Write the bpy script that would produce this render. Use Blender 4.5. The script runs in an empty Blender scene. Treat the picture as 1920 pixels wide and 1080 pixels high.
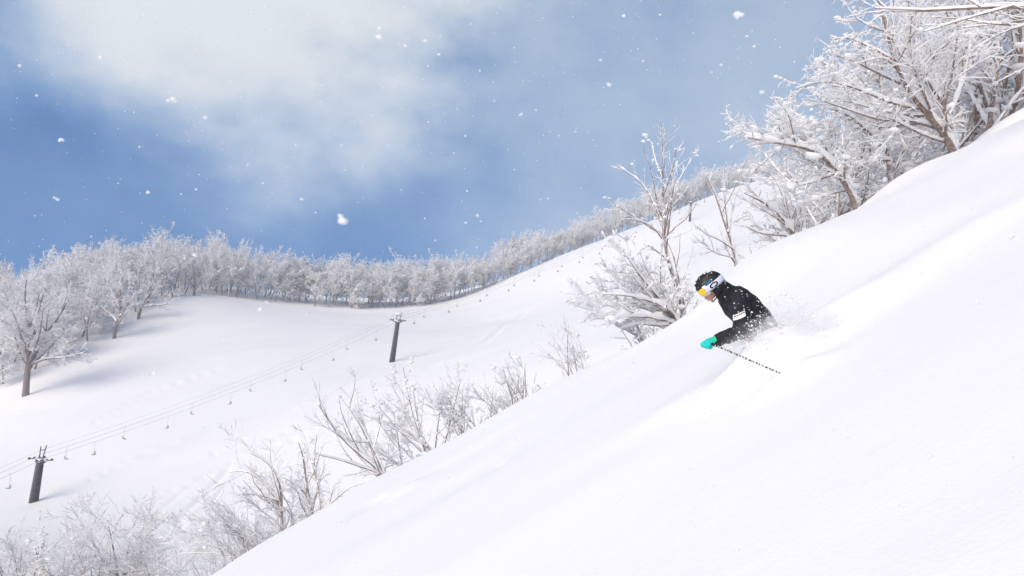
import bpy, bmesh, math, random
import numpy as np
from mathutils import Vector, Matrix, noise as mnoise
from mathutils.bvhtree import BVHTree

scene = bpy.context.scene
C = scene.collection
rad = math.radians

# ------------------------------------------------------------------ camera
FPX = 1493.0                                  # 28 mm on a 36 mm sensor, 1920 px wide
PITCH, ROLL = rad(3.0), rad(4.5)
F = np.array([0, math.cos(PITCH), math.sin(PITCH)])
_X = np.array([1.0, 0, 0]); _U = np.array([0, -math.sin(PITCH), math.cos(PITCH)])
RT = math.cos(ROLL)*_X + math.sin(ROLL)*_U
UP = -math.sin(ROLL)*_X + math.cos(ROLL)*_U
cam_d = bpy.data.cameras.new('camera'); cam = bpy.data.objects.new('camera', cam_d); C.objects.link(cam)
cam_d.sensor_width = 36; cam_d.lens = 28; cam_d.clip_start = 0.05; cam_d.clip_end = 6000
cam.matrix_world = Matrix(((RT[0], UP[0], -F[0], 0), (RT[1], UP[1], -F[1], 0), (RT[2], UP[2], -F[2], 0), (0, 0, 0, 1)))
cam_d.dof.use_dof = True; cam_d.dof.focus_distance = 8.0; cam_d.dof.aperture_fstop = 4.5
scene.camera = cam

# ------------------------------------------------------------------ light
SUN_AZ, SUN_EL = rad(-135), rad(35)            # clockwise from +Y: the sun stands behind the camera, to the left
SUN = Vector((math.sin(SUN_AZ)*math.cos(SUN_EL), math.cos(SUN_AZ)*math.cos(SUN_EL), math.sin(SUN_EL)))
sl = bpy.data.lights.new('sun', 'SUN'); sl.energy = 2.3; sl.angle = rad(60.0); sl.color = (1.0, 0.85, 0.66)
so = bpy.data.objects.new('sun', sl); C.objects.link(so); so.rotation_euler = SUN.to_track_quat('Z', 'Y').to_euler()

world = bpy.data.worlds.new('World'); scene.world = world; world.use_nodes = True
SKY_STRENGTH = 0.105

def W(px, py, D):
    return D*(F + (px-960)/FPX*RT + (540-py)/FPX*UP)

def build_world():
    nt = world.node_tree; nt.nodes.clear(); N = nt.nodes.new; L = nt.links.new
    out = N('ShaderNodeOutputWorld'); bg = N('ShaderNodeBackground'); bg.inputs['Strength'].default_value = SKY_STRENGTH
    tc = N('ShaderNodeTexCoord')
    # lift the lookup so that the milky horizon band of a clear-air sky lies lower
    sep = N('ShaderNodeSeparateXYZ'); L(tc.outputs['Generated'], sep.inputs[0])
    mx = N('ShaderNodeMath'); mx.operation = 'MAXIMUM'; mx.inputs[1].default_value = 0.0; L(sep.outputs['Z'], mx.inputs[0])
    ad = N('ShaderNodeMath'); ad.operation = 'ADD'; ad.inputs[1].default_value = 0.42; L(mx.outputs[0], ad.inputs[0])
    cmb = N('ShaderNodeCombineXYZ'); L(sep.outputs['X'], cmb.inputs[0]); L(sep.outputs['Y'], cmb.inputs[1]); L(ad.outputs[0], cmb.inputs[2])
    nrm = N('ShaderNodeVectorMath'); nrm.operation = 'NORMALIZE'; L(cmb.outputs[0], nrm.inputs[0])
    sky = N('ShaderNodeTexSky'); sky.sky_type = 'NISHITA'; sky.sun_disc = False
    sky.sun_elevation = SUN_EL; sky.sun_rotation = SUN_AZ % (2*math.pi)
    sky.altitude = 900; sky.air_density = 1.0; sky.dust_density = 0.6; sky.ozone_density = 2.0
    L(nrm.outputs[0], sky.inputs['Vector'])
    # soft noise clouds over the whole dome
    mp = N('ShaderNodeMapping'); mp.inputs['Scale'].default_value = (1.0, 1.0, 1.5); L(tc.outputs['Generated'], mp.inputs[0])
    n1 = N('ShaderNodeTexNoise'); n1.inputs['Scale'].default_value = 2.6; n1.inputs['Detail'].default_value = 8; n1.inputs['Roughness'].default_value = 0.58; n1.inputs['Distortion'].default_value = 0.35
    L(mp.outputs[0], n1.inputs['Vector'])
    base = N('ShaderNodeMapRange'); base.interpolation_type = 'SMOOTHERSTEP'
    base.inputs['From Min'].default_value = 0.42; base.inputs['From Max'].default_value = 0.95
    base.inputs['To Min'].default_value = 0.0; base.inputs['To Max'].default_value = 0.4
    L(n1.outputs['Fac'], base.inputs['Value'])
    acc = base.outputs[0]
    # the cloud banks seen in this part of the sky (centre direction, angular size, density)
    n2 = N('ShaderNodeTexNoise'); n2.inputs['Scale'].default_value = 5.0; n2.inputs['Detail'].default_value = 8; n2.inputs['Roughness'].default_value = 0.55
    L(mp.outputs[0], n2.inputs['Vector'])
    for (px, py, r, amp) in ((470, -60, 18, 0.85), (560, 30, 13, 0.30), (740, -60, 15, 0.3), (250, 60, 8, 0.22), (40, -60, 10, 0.4), (1150, 180, 24, 0.22), (1450, 330, 28, 0.36), (1600, 200, 18, 0.2), (800, 330, 20, .12)):
        d = W(px, py, 1.0); d = d/np.linalg.norm(d)
        dt = N('ShaderNodeVectorMath'); dt.operation = 'DOT_PRODUCT'; dt.inputs[1].default_value = d
        L(tc.outputs['Generated'], dt.inputs[0])
        wob = N('ShaderNodeMath'); wob.operation = 'MULTIPLY_ADD'; wob.inputs[1].default_value = 1.2*(1-math.cos(rad(r))); wob.inputs[2].default_value = -.6*(1-math.cos(rad(r)))
        L(n2.outputs['Fac'], wob.inputs[0])
        sm = N('ShaderNodeMath'); sm.operation = 'ADD'; L(dt.outputs['Value'], sm.inputs[0]); L(wob.outputs[0], sm.inputs[1])
        mr = N('ShaderNodeMapRange'); mr.interpolation_type = 'SMOOTHSTEP'
        mr.inputs['From Min'].default_value = math.cos(rad(r)); mr.inputs['From Max'].default_value = 1.0
        mr.inputs['To Min'].default_value = 0; mr.inputs['To Max'].default_value = amp
        L(sm.outputs[0], mr.inputs['Value'])
        # union: 1-(1-a)(1-b)
        i1 = N('ShaderNodeMath'); i1.operation = 'SUBTRACT'; i1.inputs[0].default_value = 1; L(acc, i1.inputs[1])
        i2 = N('ShaderNodeMath'); i2.operation = 'SUBTRACT'; i2.inputs[0].default_value = 1; i2.use_clamp = True; L(mr.outputs[0], i2.inputs[1])
        mu = N('ShaderNodeMath'); mu.operation = 'MULTIPLY'; L(i1.outputs[0], mu.inputs[0]); L(i2.outputs[0], mu.inputs[1])
        fi = N('ShaderNodeMath'); fi.operation = 'SUBTRACT'; fi.inputs[0].default_value = 1; L(mu.outputs[0], fi.inputs[1])
        acc = fi.outputs[0]
    gain = N('ShaderNodeMix'); gain.data_type = 'RGBA'; gain.blend_type = 'MULTIPLY'; gain.inputs[0].default_value = 1.0
    L(sky.outputs[0], gain.inputs[6]); gain.inputs[7].default_value = (.02, .42, .68, 1)
    mixc = N('ShaderNodeMix'); mixc.data_type = 'RGBA'
    L(acc, mixc.inputs[0]); L(gain.outputs[2], mixc.inputs[6])
    c = 0.43/SKY_STRENGTH
    cr = N('ShaderNodeValToRGB'); cr.color_ramp.elements[0].position = .15; cr.color_ramp.elements[1].position = .85
    cr.color_ramp.elements[0].color = (.40, .66, 1.0, 1); cr.color_ramp.elements[1].color = (.93, .975, 1.0, 1)
    L(acc, cr.inputs[0])
    cg = N('ShaderNodeMix'); cg.data_type = 'RGBA'; cg.blend_type = 'MULTIPLY'; cg.inputs[0].default_value = 1.0
    L(cr.outputs[0], cg.inputs[6]); cg.inputs[7].default_value = (c, c, c, 1); L(cg.outputs[2], mixc.inputs[7])
    L(mixc.outputs[2], bg.inputs['Color']); L(bg.outputs[0], out.inputs[0])
build_world()

scene.view_settings.view_transform = 'Standard'; scene.view_settings.look = 'None'
scene.view_settings.exposure = 1.03; scene.view_settings.gamma = 1.0; scene.view_settings.use_curve_mapping = False
scene.render.engine = 'CYCLES'
scene.cycles.use_denoising = True
scene.cycles.max_bounces = 14; scene.cycles.diffuse_bounces = 12; scene.cycles.transmission_bounces = 12; scene.cycles.volume_bounces = 3
scene.cycles.sample_clamp_indirect = 6

# ------------------------------------------------------------------ helpers
def mat(name, color, rough=0.6, spec=0.3, **kw):
    m = bpy.data.materials.new(name); m.use_nodes = True
    b = m.node_tree.nodes['Principled BSDF']
    b.inputs['Base Color'].default_value = (*color, 1); b.inputs['Roughness'].default_value = rough
    b.inputs['Specular IOR Level'].default_value = spec
    for k, v in kw.items(): b.inputs[k].default_value = v
    return m

def vary(m, scale, c1, c2, bump=0.0, bscale=None, detail=5, stretch=None, bdist=0.02, lo=0.3, hi=0.7):
    """noise colour variation (and a little relief) on a principled material"""
    nt = m.node_tree; b = nt.nodes['Principled BSDF']; N = nt.nodes.new; L = nt.links.new
    tc = N('ShaderNodeTexCoord'); src = tc.outputs['Object']
    if stretch:
        mp = N('ShaderNodeMapping'); mp.inputs['Scale'].default_value = stretch; L(src, mp.inputs[0]); src = mp.outputs[0]
    n = N('ShaderNodeTexNoise'); n.inputs['Scale'].default_value = scale; n.inputs['Detail'].default_value = detail; L(src, n.inputs['Vector'])
    r = N('ShaderNodeValToRGB'); r.color_ramp.elements[0].position = lo; r.color_ramp.elements[1].position = hi
    r.color_ramp.elements[0].color = (*c1, 1); r.color_ramp.elements[1].color = (*c2, 1)
    L(n.outputs['Fac'], r.inputs[0]); L(r.outputs[0], b.inputs['Base Color'])
    if bump:
        n2 = N('ShaderNodeTexNoise'); n2.inputs['Scale'].default_value = bscale or scale*3; n2.inputs['Detail'].default_value = 4; L(src, n2.inputs['Vector'])
        bp = N('ShaderNodeBump'); bp.inputs['Strength'].default_value = bump; bp.inputs['Distance'].default_value = bdist
        L(n2.outputs['Fac'], bp.inputs['Height']); L(bp.outputs[0], b.inputs['Normal'])
    return m

def mesh_np(name, V, faces_list, smooth=True):
    """fast mesh: V (n,3); faces_list = arrays (k,3) or (k,4)"""
    me = bpy.data.meshes.new(name)
    V = np.ascontiguousarray(V, np.float32)
    me.vertices.add(len(V)); me.vertices.foreach_set('co', V.ravel())
    fl = [np.asarray(f, np.int32) for f in faces_list if len(f)]
    nl = sum(f.size for f in fl); nf = sum(len(f) for f in fl)
    me.loops.add(nl); me.polygons.add(nf)
    me.loops.foreach_set('vertex_index', np.concatenate([f.ravel() for f in fl]))
    tot = np.concatenate([np.full(len(f), f.shape[1], np.int32) for f in fl])
    st = np.concatenate([[0], np.cumsum(tot)[:-1]]).astype(np.int32)
    me.polygons.foreach_set('loop_start', st)
    if smooth: me.polygons.foreach_set('use_smooth', np.ones(nf, bool))
    me.update(calc_edges=True)
    return me

def obj(name, me, m=None, parent=None, label=None, cat=None, group=None, kind=None):
    o = bpy.data.objects.new(name, me); C.objects.link(o)
    if m is not None and me is not None and not me.materials: me.materials.append(m)
    if parent is not None: o.parent = parent
    tag(o, label, cat, group, kind)
    return o

def tag(o, label=None, cat=None, group=None, kind=None):
    if label: o['label'] = label
    if cat: o['category'] = cat
    if group: o['group'] = group
    if kind: o['kind'] = kind

def empty(name, loc=(0, 0, 0), **kw):
    o = bpy.data.objects.new(name, None); C.objects.link(o); o.location = loc; o.empty_display_size = 0.2
    tag(o, kw.get('label'), kw.get('cat'), kw.get('group'), kw.get('kind')); return o

def copy_tree(o, loc, rz, sc, label=None, tilt=(0, 0)):
    c = o.copy(); C.objects.link(c); c.location = loc; c.rotation_euler = (tilt[0], tilt[1], rz); c.scale = (sc[0], sc[0], sc[1])
    if label: c['label'] = label
    for ch in o.children:
        d = ch.copy(); C.objects.link(d); d.parent = c
    return c

class MB:
    """collects tubes, boxes and blobs into one mesh"""
    def __init__(s): s.V = []; s.Q = []; s.T = []; s.n = 0
    def add(s, V, Q=None, T=None):
        V = np.asarray(V, float).reshape(-1, 3)
        if Q is not None and len(Q): s.Q.append(np.asarray(Q, int)+s.n)
        if T is not None and len(T): s.T.append(np.asarray(T, int)+s.n)
        s.V.append(V); s.n += len(V)
    def tubes(s, P, R, sides):
        """P (B,N,3), R (B,N): swept tubes"""
        B, n, _ = P.shape
        if B == 0: return
        T = np.gradient(P, axis=1); T /= np.linalg.norm(T, axis=2, keepdims=True)+1e-9
        mt = T.mean(1); ax = np.argmin(np.abs(mt), axis=1)
        ref = np.eye(3)[ax][:, None, :]
        A = np.cross(T, np.broadcast_to(ref, T.shape)); A /= np.linalg.norm(A, axis=2, keepdims=True)+1e-9
        Bn = np.cross(T, A)
        th = np.arange(sides)*2*math.pi/sides
        V = P[:, :, None, :] + R[:, :, None, None]*(np.cos(th)[None, None, :, None]*A[:, :, None, :] + np.sin(th)[None, None, :, None]*Bn[:, :, None, :])
        i = np.arange(n-1)[:, None]; j = np.arange(sides)[None, :]; j2 = (j+1) % sides
        q = np.stack([i*sides+j, i*sides+j2, (i+1)*sides+j2, (i+1)*sides+j], -1).reshape(-1, 4)
        Q = (q[None] + (np.arange(B)*n*sides)[:, None, None]).reshape(-1, 4)
        s.add(V.reshape(-1, 3), Q)
    def tube(s, pts, r, sides=8):
        P = np.asarray(pts, float)[None]; R = np.broadcast_to(np.asarray(r, float), (P.shape[1],))[None]
        # closed ends
        d0 = P[:, :1]; d1 = P[:, -1:]
        P2 = np.concatenate([d0+(P[:, :1]-P[:, 1:2])*1e-4, P, d1+(P[:, -1:]-P[:, -2:-1])*1e-4], 1); R2 = np.concatenate([R[:, :1]*0.02, R, R[:, -1:]*0.02], 1)
        s.tubes(P2, R2, sides)
    def box(s, c, size, M=None):
        v = np.array([(x, y, z) for x in (-.5, .5) for y in (-.5, .5) for z in (-.5, .5)])*np.asarray(size)
        if M is not None: v = v@np.asarray(M).T
        s.add(v+np.asarray(c), [(0, 1, 3, 2), (4, 6, 7, 5), (0, 4, 5, 1), (2, 3, 7, 6), (0, 2, 6, 4), (1, 5, 7, 3)])
    def blobs(s, cen, rx, rz, rng, ico):
        v0, t0 = ico; B = len(cen)
        if B == 0: return
        jit = 1+rng.normal(0, .16, (B, len(v0), 1))
        v = v0[None]*jit*np.stack([rx*rng.uniform(.7, 1.3, B), rx*rng.uniform(.7, 1.3, B), rz], -1)[:, None, :]
        T = (t0[None]+(np.arange(B)*len(v0))[:, None, None]).reshape(-1, 3)
        s.add((v+cen[:, None, :]).reshape(-1, 3), None, T)
    def mesh(s, name, smooth=True):
        V = np.concatenate(s.V) if s.V else np.zeros((0, 3))
        return mesh_np(name, V, ([np.concatenate(s.Q)] if s.Q else []) + ([np.concatenate(s.T)] if s.T else []), smooth)
    def build(s, name, m, parent=None, smooth=True, **kw):
        return obj(name, s.mesh(name, smooth), m, parent, **kw)

def ico_np(sub):
    bm = bmesh.new(); bmesh.ops.create_icosphere(bm, subdivisions=sub, radius=1.0)
    v = np.array([x.co[:] for x in bm.verts]); t = np.array([[q.index for q in f.verts] for f in bm.faces]); bm.free(); return v, t
ICO1, ICO2 = ico_np(1), ico_np(2)

def hash2(ix, iy, seed):
    h = (ix*374761393 + iy*668265263 + seed*2147483647) & 0xffffffff
    h = ((h ^ (h >> 13))*1274126177) & 0xffffffff
    return ((h ^ (h >> 16)) & 0xffff)/65535.0
def vnoise(x, y, seed=0):
    ix = np.floor(x).astype(np.int64); iy = np.floor(y).astype(np.int64); fx = x-ix; fy = y-iy
    fx = fx*fx*fx*(fx*(fx*6-15)+10); fy = fy*fy*fy*(fy*(fy*6-15)+10)
    a = hash2(ix, iy, seed); b = hash2(ix+1, iy, seed); c = hash2(ix, iy+1, seed); d = hash2(ix+1, iy+1, seed)
    return (a+(b-a)*fx)*(1-fy)+(c+(d-c)*fx)*fy - .5
def fbm(x, y, seed=0, oct=4, gain=.5):
    s = 0; a = 1
    for k in range(oct):
        s = s+a*vnoise(x*2**k+k*17.3, y*2**k-k*9.1, seed+k); a *= gain
    return s
def sstep(a, b, x):
    t = np.clip((x-a)/(b-a), 0, 1); return t*t*(3-2*t)

# ------------------------------------------------------------------ terrain shape
# near slope: a plane falling to the left, camera 1.74 m above it, with a lip beyond which it drops away
def _plane():
    pts = []
    for xc, yc in ((0, 0), (5, 0), (0, 10)):
        zc = .56*xc-.05*yc-1.74
        pts.append(xc*RT+yc*F+zc*UP)
    n = np.cross(pts[1]-pts[0], pts[2]-pts[0]); n /= n[2]
    return -n[0], -n[1], n@pts[0]
PA, PB, PC = _plane()
SIL = [(-700, 1640), (0, 1290), (200, 1186), (400, 1080), (500, 1015), (600, 960), (700, 900), (800, 850), (900, 795), (1000, 737), (1100, 690), (1200, 643), (1270, 608), (1320, 565), (1380, 497), (1450, 457), (1540, 418), (1610, 388), (1650, 358), (1700, 322), (1800, 284), (1860, 236), (1920, 202), (2100, 95), (2400, -90)]
LIPD = ([-700, 400, 700, 1000, 1290, 1400, 1640, 1800, 1920, 2400], [17, 17, 18, 18.5, 16.5, 18, 18.5, 20, 21, 22])
_sp = np.array([W(px, py, np.interp(px, *LIPD)) for px, py in SIL])
_sx = _sp[:, 0]; _sL = _sp[:, 1]
_corr = _sp[:, 2]-(PA*_sx+PB*_sp[:, 1]+PC)

_gx = np.linspace(-45, 45, 1201); _gk = np.exp(-(np.arange(-24, 25)*.075/.4)**2/2); _gk /= _gk.sum()
def _smooth_corr():
    global _gc
    c = np.interp(_gx, _sx, _corr); _gc = np.convolve(np.pad(c, 24, 'edge'), _gk, 'valid')
_smooth_corr()

def near_z(x, y):
    x = np.asarray(x, float); y = np.asarray(y, float)
    L = np.interp(x, _sx, _sL); c = np.interp(x, _gx, _gc)
    xe = np.where(x > 25, 25+30*np.tanh((x-25)/30), x)
    w = sstep(6.0, 15.0, y)
    drop = np.interp(x, [-6, 4, 9], [.60, .55, .30]); s = .5
    sp = s*np.logaddexp(0, (y-L)/s)
    return PA*xe+PB*np.minimum(y, 40)+PC+w*c-drop*np.minimum(sp, 120)
# fit the lip so that its outline is the photographed crest
_yy = np.linspace(9, 26, 120)
for it in range(6):
    for k, (px, py) in enumerate(SIL):
        u = (px-960)/FPX
        base = F+u*RT
        # sweep points near the ray plane: solve x for each depth, read the elevation seen from the camera
        D = _yy; v = np.full_like(D, (540-py)/FPX)
        for q in range(3):
            P = D[:, None]*(base[None]+v[:, None]*UP[None]); z = near_z(P[:, 0], P[:, 1]); v = v+(z-P[:, 2])/D
        _corr[k] += ((540-py)/FPX-v.max())*D[np.argmax(v)]*.6
    _smooth_corr()

FAR_PX = [(63, 942, 100), (735, 680, 150.7), (1293, 415, 260), (50, 740, 150), (215, 640, 185), (260, 602, 200), (365, 555, 230), (430, 560, 236), (500, 570, 241), (600, 580, 246), (740, 582, 252), (850, 570, 260), (960, 521, 280), (1060, 476, 300), (1160, 441, 318), (1400, 345, 345), (1700, 330, 360),
          (300, 800, 125), (600, 800, 110), (400, 1000, 82), (1000, 700, 112), (1290, 520, 155), (1100, 560, 190), (500, 650, 172), (960, 600, 200), (150, 1080, 62), (-150, 1080, 66), (300, 1080, 64), (-200, 800, 150), (-300, 640, 240), (1600, 420, 160), (520, 590, 215), (-500, 1000, 100)]
_fp = [W(*p) for p in FAR_PX]
def _off(px, py, D, dD, dz):
    p = W(px, py, D); q = p*(D+dD)/D; q = q.copy(); q[2] = p[2]+dz; return q
_fp += [_off(365, 555, 230, 70, 5), _off(600, 580, 246, 50, 5), _off(850, 570, 260, 50, 5), _off(1060, 476, 300, 50, 3), _off(1400, 345, 345, 50, 2), _off(50, 740, 150, 120, 12), _off(215, 640, 185, 110, 8), _off(-300, 640, 240, 120, 9),
        _off(600, 580, 246, 300, -25), _off(1060, 476, 300, 300, -30), _off(1400, 345, 345, 300, -25), _off(215, 640, 185, 400, -10), _off(-300, 640, 240, 300, -10)]
_fp += [np.array(p, float) for p in ((0, 0, -32), (8, 40, -17), (20, 50, -14), (34, 75, -8), (-40, 10, -36), (-120, 20, -34), (30, -20, -30), (80, 100, 12), (120, 180, 30), (-250, 60, -20), (0, -150, -40), (300, 0, 20), (-300, -150, -30), (300, 300, 40))]
_fp = np.array(_fp)
def _tps_fit(P):
    n = len(P); d = np.linalg.norm(P[:, None, :2]-P[None, :, :2], axis=2)/100
    K = d*d*np.log(d+1e-9)+np.eye(n)*0.004
    A = np.zeros((n+3, n+3)); A[:n, :n] = K; A[:n, n] = 1; A[:n, n+1:] = P[:, :2]/100; A[n, :n] = 1; A[n+1:, :n] = (P[:, :2]/100).T
    b = np.zeros(n+3); b[:n] = P[:, 2]; return np.linalg.solve(A, b)
_tw = _tps_fit(_fp)
def far_z(x, y):
    x = np.clip(np.asarray(x, float), -420, 420); y = np.clip(np.asarray(y, float), -200, 640)
    z = _tw[len(_fp)]+_tw[len(_fp)+1]*x/100+_tw[len(_fp)+2]*y/100
    for k, p in enumerate(_fp):
        d2 = ((x-p[0])**2+(y-p[1])**2)/1e4+1e-12
        z = z+_tw[k]*.5*d2*np.log(d2)
    return z
def base_z(x, y):
    a = near_z(x, y); b = far_z(x, y); k = 1.2
    m = np.maximum(a, b); return m+k*np.log1p(np.exp(-np.abs(a-b)/k))*np.clip((np.hypot(x, y)-24)/10, 0, 1)

def detail_z(x, y):
    r = np.hypot(x, y)
    z = 0
    # wind-smoothed pillows and streaks down the near slope (fall line runs along -x)
    nearw = np.clip(1-(r-20)/20, 0, 1)
    z = z+nearw*(.08*fbm(x*.22+3, y*.42, 5, 2)+.013*fbm(x*.5, y*1.2+4, 11, 2))*np.clip(r/4, .15, 1)
    # the line of dug-up snow behind the skier and the bow wave at the hips
    for (px, py, D, sx, sy, h) in ((1435, 655, 7.45, .40, .30, .33), (1560, 630, 7.8, .8, .38, .20), (1290, 690, 7.9, .5, .4, .06), (1375, 690, 7.3, .38, .26, .06), (1700, 560, 8.2, 1.3, .4, .10), (1490, 712, 6.62, .30, .16, .13)):
        p = W(px, py, D); z = z+h*np.exp(-((x-p[0])/sx)**2-((y-p[1])/sy)**2)
    # hollows and lumps near the crest
    for (px, py, D, s, h) in ((930, 920, 10.5, .12, -.05), (760, 945, 13, .35, .10), (700, 960, 13.4, .3, -.07), (1300, 600, 15.5, .8, .12)):
        p = W(px, py, D); z = z+h*np.exp(-((x-p[0])**2+(y-p[1])**2)/s**2)
    farw = np.clip((r-45)/40, 0, 1)
    z = z+farw*(.9*fbm(x*.022+9, y*.022, 21, 3)+.30*fbm((x*.9+y*.43)*.035, (y*.9-x*.43)*.14, 31, 3))
    return z

def ground0(x, y): return base_z(x, y)+detail_z(x, y)
def hit(px, py, d0=30., d1=400.):
    """where the pixel's ray meets the far ground"""
    D = np.linspace(d0, d1, 1500); P = D[:, None]*(F+(px-960)/FPX*RT+(540-py)/FPX*UP)[None]
    k = np.argmax(ground0(P[:, 0], P[:, 1]) > P[:, 2]); return P[k]
TRACKS_PX = [
    [(540, 812), (462, 849), (415, 875), (370, 902), (335, 929), (296, 961), (267, 982), (237, 1000)],
    [(430, 880), (385, 926), (364, 947), (341, 967), (335, 985), (296, 1006), (261, 1024), (235, 1040)],
    [(470, 872), (427, 908), (397, 941), (379, 958), (350, 979), (296, 1027), (255, 1044)],
    [(400, 890), (326, 921), (267, 950), (200, 985)],
    [(1030, 560), (986, 586), (942, 613), (915, 637), (855, 665), (800, 690)], [(960, 600), (915, 615), (860, 635), (800, 660), (760, 675)],
    [(700, 700), (620, 740), (540, 770), (470, 810), (400, 850)],
    [(1120, 500), (1060, 540), (1000, 560), (930, 590)], [(640, 780), (560, 820), (500, 850), (440, 890)], [(330, 830), (250, 860), (170, 900)], [(280, 690), (180, 735), (90, 770)], [(420, 690), (300, 730), (180, 790)]]
TRACKS = [np.array([hit(*p)[:2] for p in t]) for t in TRACKS_PX]
def tracks_z(x, y):
    z = np.zeros_like(x)
    for ti, t in enumerate(TRACKS):
        lo = t.min(0)-4; hi = t.max(0)+4
        k = np.where((x > lo[0]) & (x < hi[0]) & (y > lo[1]) & (y < hi[1]))[0]
        if not len(k): continue
        p = np.stack([x[k], y[k]], -1); best = np.full(len(k), 1e9)
        for a, b in zip(t[:-1], t[1:]):
            ab = b-a; tt = np.clip(((p-a)@ab)/(ab@ab), 0, 1); d = np.linalg.norm(p-(a+tt[:, None]*ab), axis=1); best = np.minimum(best, d)
        w = (.34, .5, .3)[ti % 3]*np.clip(np.hypot(x[k], y[k])/110, .8, 2.2)
        z[k] += -.20*np.exp(-(best/w)**2)+.06*np.exp(-((best-1.9*w)/w)**2)
    return z
def ground_z(x, y):
    x = np.atleast_1d(np.asarray(x, float)); y = np.atleast_1d(np.asarray(y, float))
    return ground0(x, y)+tracks_z(x, y)
def gz(x, y): return float(ground_z(x, y)[0])

# ------------------------------------------------------------------ materials
def snow_ground_mat():
    m = mat('snow_ground', (.80, .805, .825), .55, .25)
    nt = m.node_tree; b = nt.nodes['Principled BSDF']; N = nt.nodes.new; L = nt.links.new
    tc = N('ShaderNodeTexCoord')
    n1 = N('ShaderNodeTexNoise'); n1.inputs['Scale'].default_value = 38; n1.inputs['Detail'].default_value = 5; L(tc.outputs['Object'], n1.inputs['Vector'])
    mp = N('ShaderNodeMapping'); mp.inputs['Scale'].default_value = (.6, 2.4, 1.0); mp.inputs['Rotation'].default_value = (0, 0, rad(-12)); L(tc.outputs['Object'], mp.inputs[0])
    n2 = N('ShaderNodeTexNoise'); n2.inputs['Scale'].default_value = 1.6; n2.inputs['Detail'].default_value = 6; n2.inputs['Roughness'].default_value = .6; L(mp.outputs[0], n2.inputs['Vector'])
    b1 = N('ShaderNodeBump'); b1.inputs['Strength'].default_value = .2; b1.inputs['Distance'].default_value = .012; L(n1.outputs['Fac'], b1.inputs['Height'])
    b2 = N('ShaderNodeBump'); b2.inputs["Strength"].default_value = .07; b2.inputs['Distance'].default_value = .10; L(n2.outputs['Fac'], b2.inputs['Height']); L(b1.outputs[0], b2.inputs['Normal'])
    L(b2.outputs[0], b.inputs['Normal'])
    return m
M_GROUND = snow_ground_mat()
M_SNOW = vary(mat('snow_on_branches', (.9, .9, .92), .6, .2), 9, (.93, .93, .94), (.97, .97, .975), .4, 40, bdist=.01)
def bark_mat(name, c1, c2, snow_lo, snow_hi, snow=(.95, .95, .96)):
    """bark with wind-plastered snow on the sides that face up"""
    m = mat(name, c1, .85, .15); nt = m.node_tree; b = nt.nodes['Principled BSDF']; N = nt.nodes.new; L = nt.links.new
    tc = N('ShaderNodeTexCoord'); n = N('ShaderNodeTexNoise'); n.inputs['Scale'].default_value = 14; n.inputs['Detail'].default_value = 5; L(tc.outputs['Object'], n.inputs['Vector'])
    r = N('ShaderNodeValToRGB'); r.color_ramp.elements[0].position = .35; r.color_ramp.elements[1].position = .68
    r.color_ramp.elements[0].color = (*c1, 1); r.color_ramp.elements[1].color = (*c2, 1); L(n.outputs['Fac'], r.inputs[0])
    g = N('ShaderNodeNewGeometry'); sp = N('ShaderNodeSeparateXYZ'); L(g.outputs['Normal'], sp.inputs[0])
    n2 = N('ShaderNodeTexNoise'); n2.inputs['Scale'].default_value = 5; n2.inputs['Detail'].default_value = 3; L(tc.outputs['Object'], n2.inputs['Vector'])
    ma = N('ShaderNodeMath'); ma.operation = 'MULTIPLY_ADD'; ma.inputs[1].default_value = .9; ma.inputs[2].default_value = -.45; L(n2.outputs['Fac'], ma.inputs[0])
    ad = N('ShaderNodeMath'); ad.operation = 'ADD'; L(sp.outputs['Z'], ad.inputs[0]); L(ma.outputs[0], ad.inputs[1])
    mr = N('ShaderNodeMapRange'); mr.inputs['From Min'].default_value = snow_lo; mr.inputs['From Max'].default_value = snow_hi; L(ad.outputs[0], mr.inputs['Value'])
    mx = N('ShaderNodeMix'); mx.data_type = 'RGBA'; L(mr.outputs[0], mx.inputs[0]); L(r.outputs[0], mx.inputs[6]); mx.inputs[7].default_value = (*snow, 1)
    L(mx.outputs[2], b.inputs['Base Color'])
    bp = N('ShaderNodeBump'); bp.inputs['Strength'].default_value = .5; bp.inputs['Distance'].default_value = .01; L(n.outputs['Fac'], bp.inputs['Height']); L(bp.outputs[0], b.inputs['Normal'])
    return m
def let_light_through(m, f, col):
    nt = m.node_tree; b = nt.nodes['Principled BSDF']; o = nt.nodes['Material Output']
    t = nt.nodes.new('ShaderNodeBsdfTranslucent'); t.inputs[0].default_value = (*col, 1); x = nt.nodes.new('ShaderNodeMixShader'); x.inputs[0].default_value = f
    nt.links.new(b.outputs[0], x.inputs[1]); nt.links.new(t.outputs[0], x.inputs[2]); nt.links.new(x.outputs[0], o.inputs[0])
let_light_through(M_SNOW, .4, (.97, .97, .975))
M_FLAKE = mat('snowflake', (.95, .95, .96), .6, .2); let_light_through(M_FLAKE, .5, (.97, .97, .98))
M_BARK = bark_mat('bark', (.17, .125, .105), (.36, .28, .245), -.05, .25)
M_TWIG = bark_mat('frosted_twig', (.30, .22, .195), (.5, .40, .37), -.60, -.2)
M_FARBARK = bark_mat('far_bark', (.15, .12, .115), (.30, .25, .24), .10, .35)
M_RIME = bark_mat('rimed_crown', (.42, .37, .36), (.6, .55, .54), -1.0, -.55, (.96, .96, .965))
let_light_through(M_RIME, .4, (.96, .96, .965))

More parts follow.
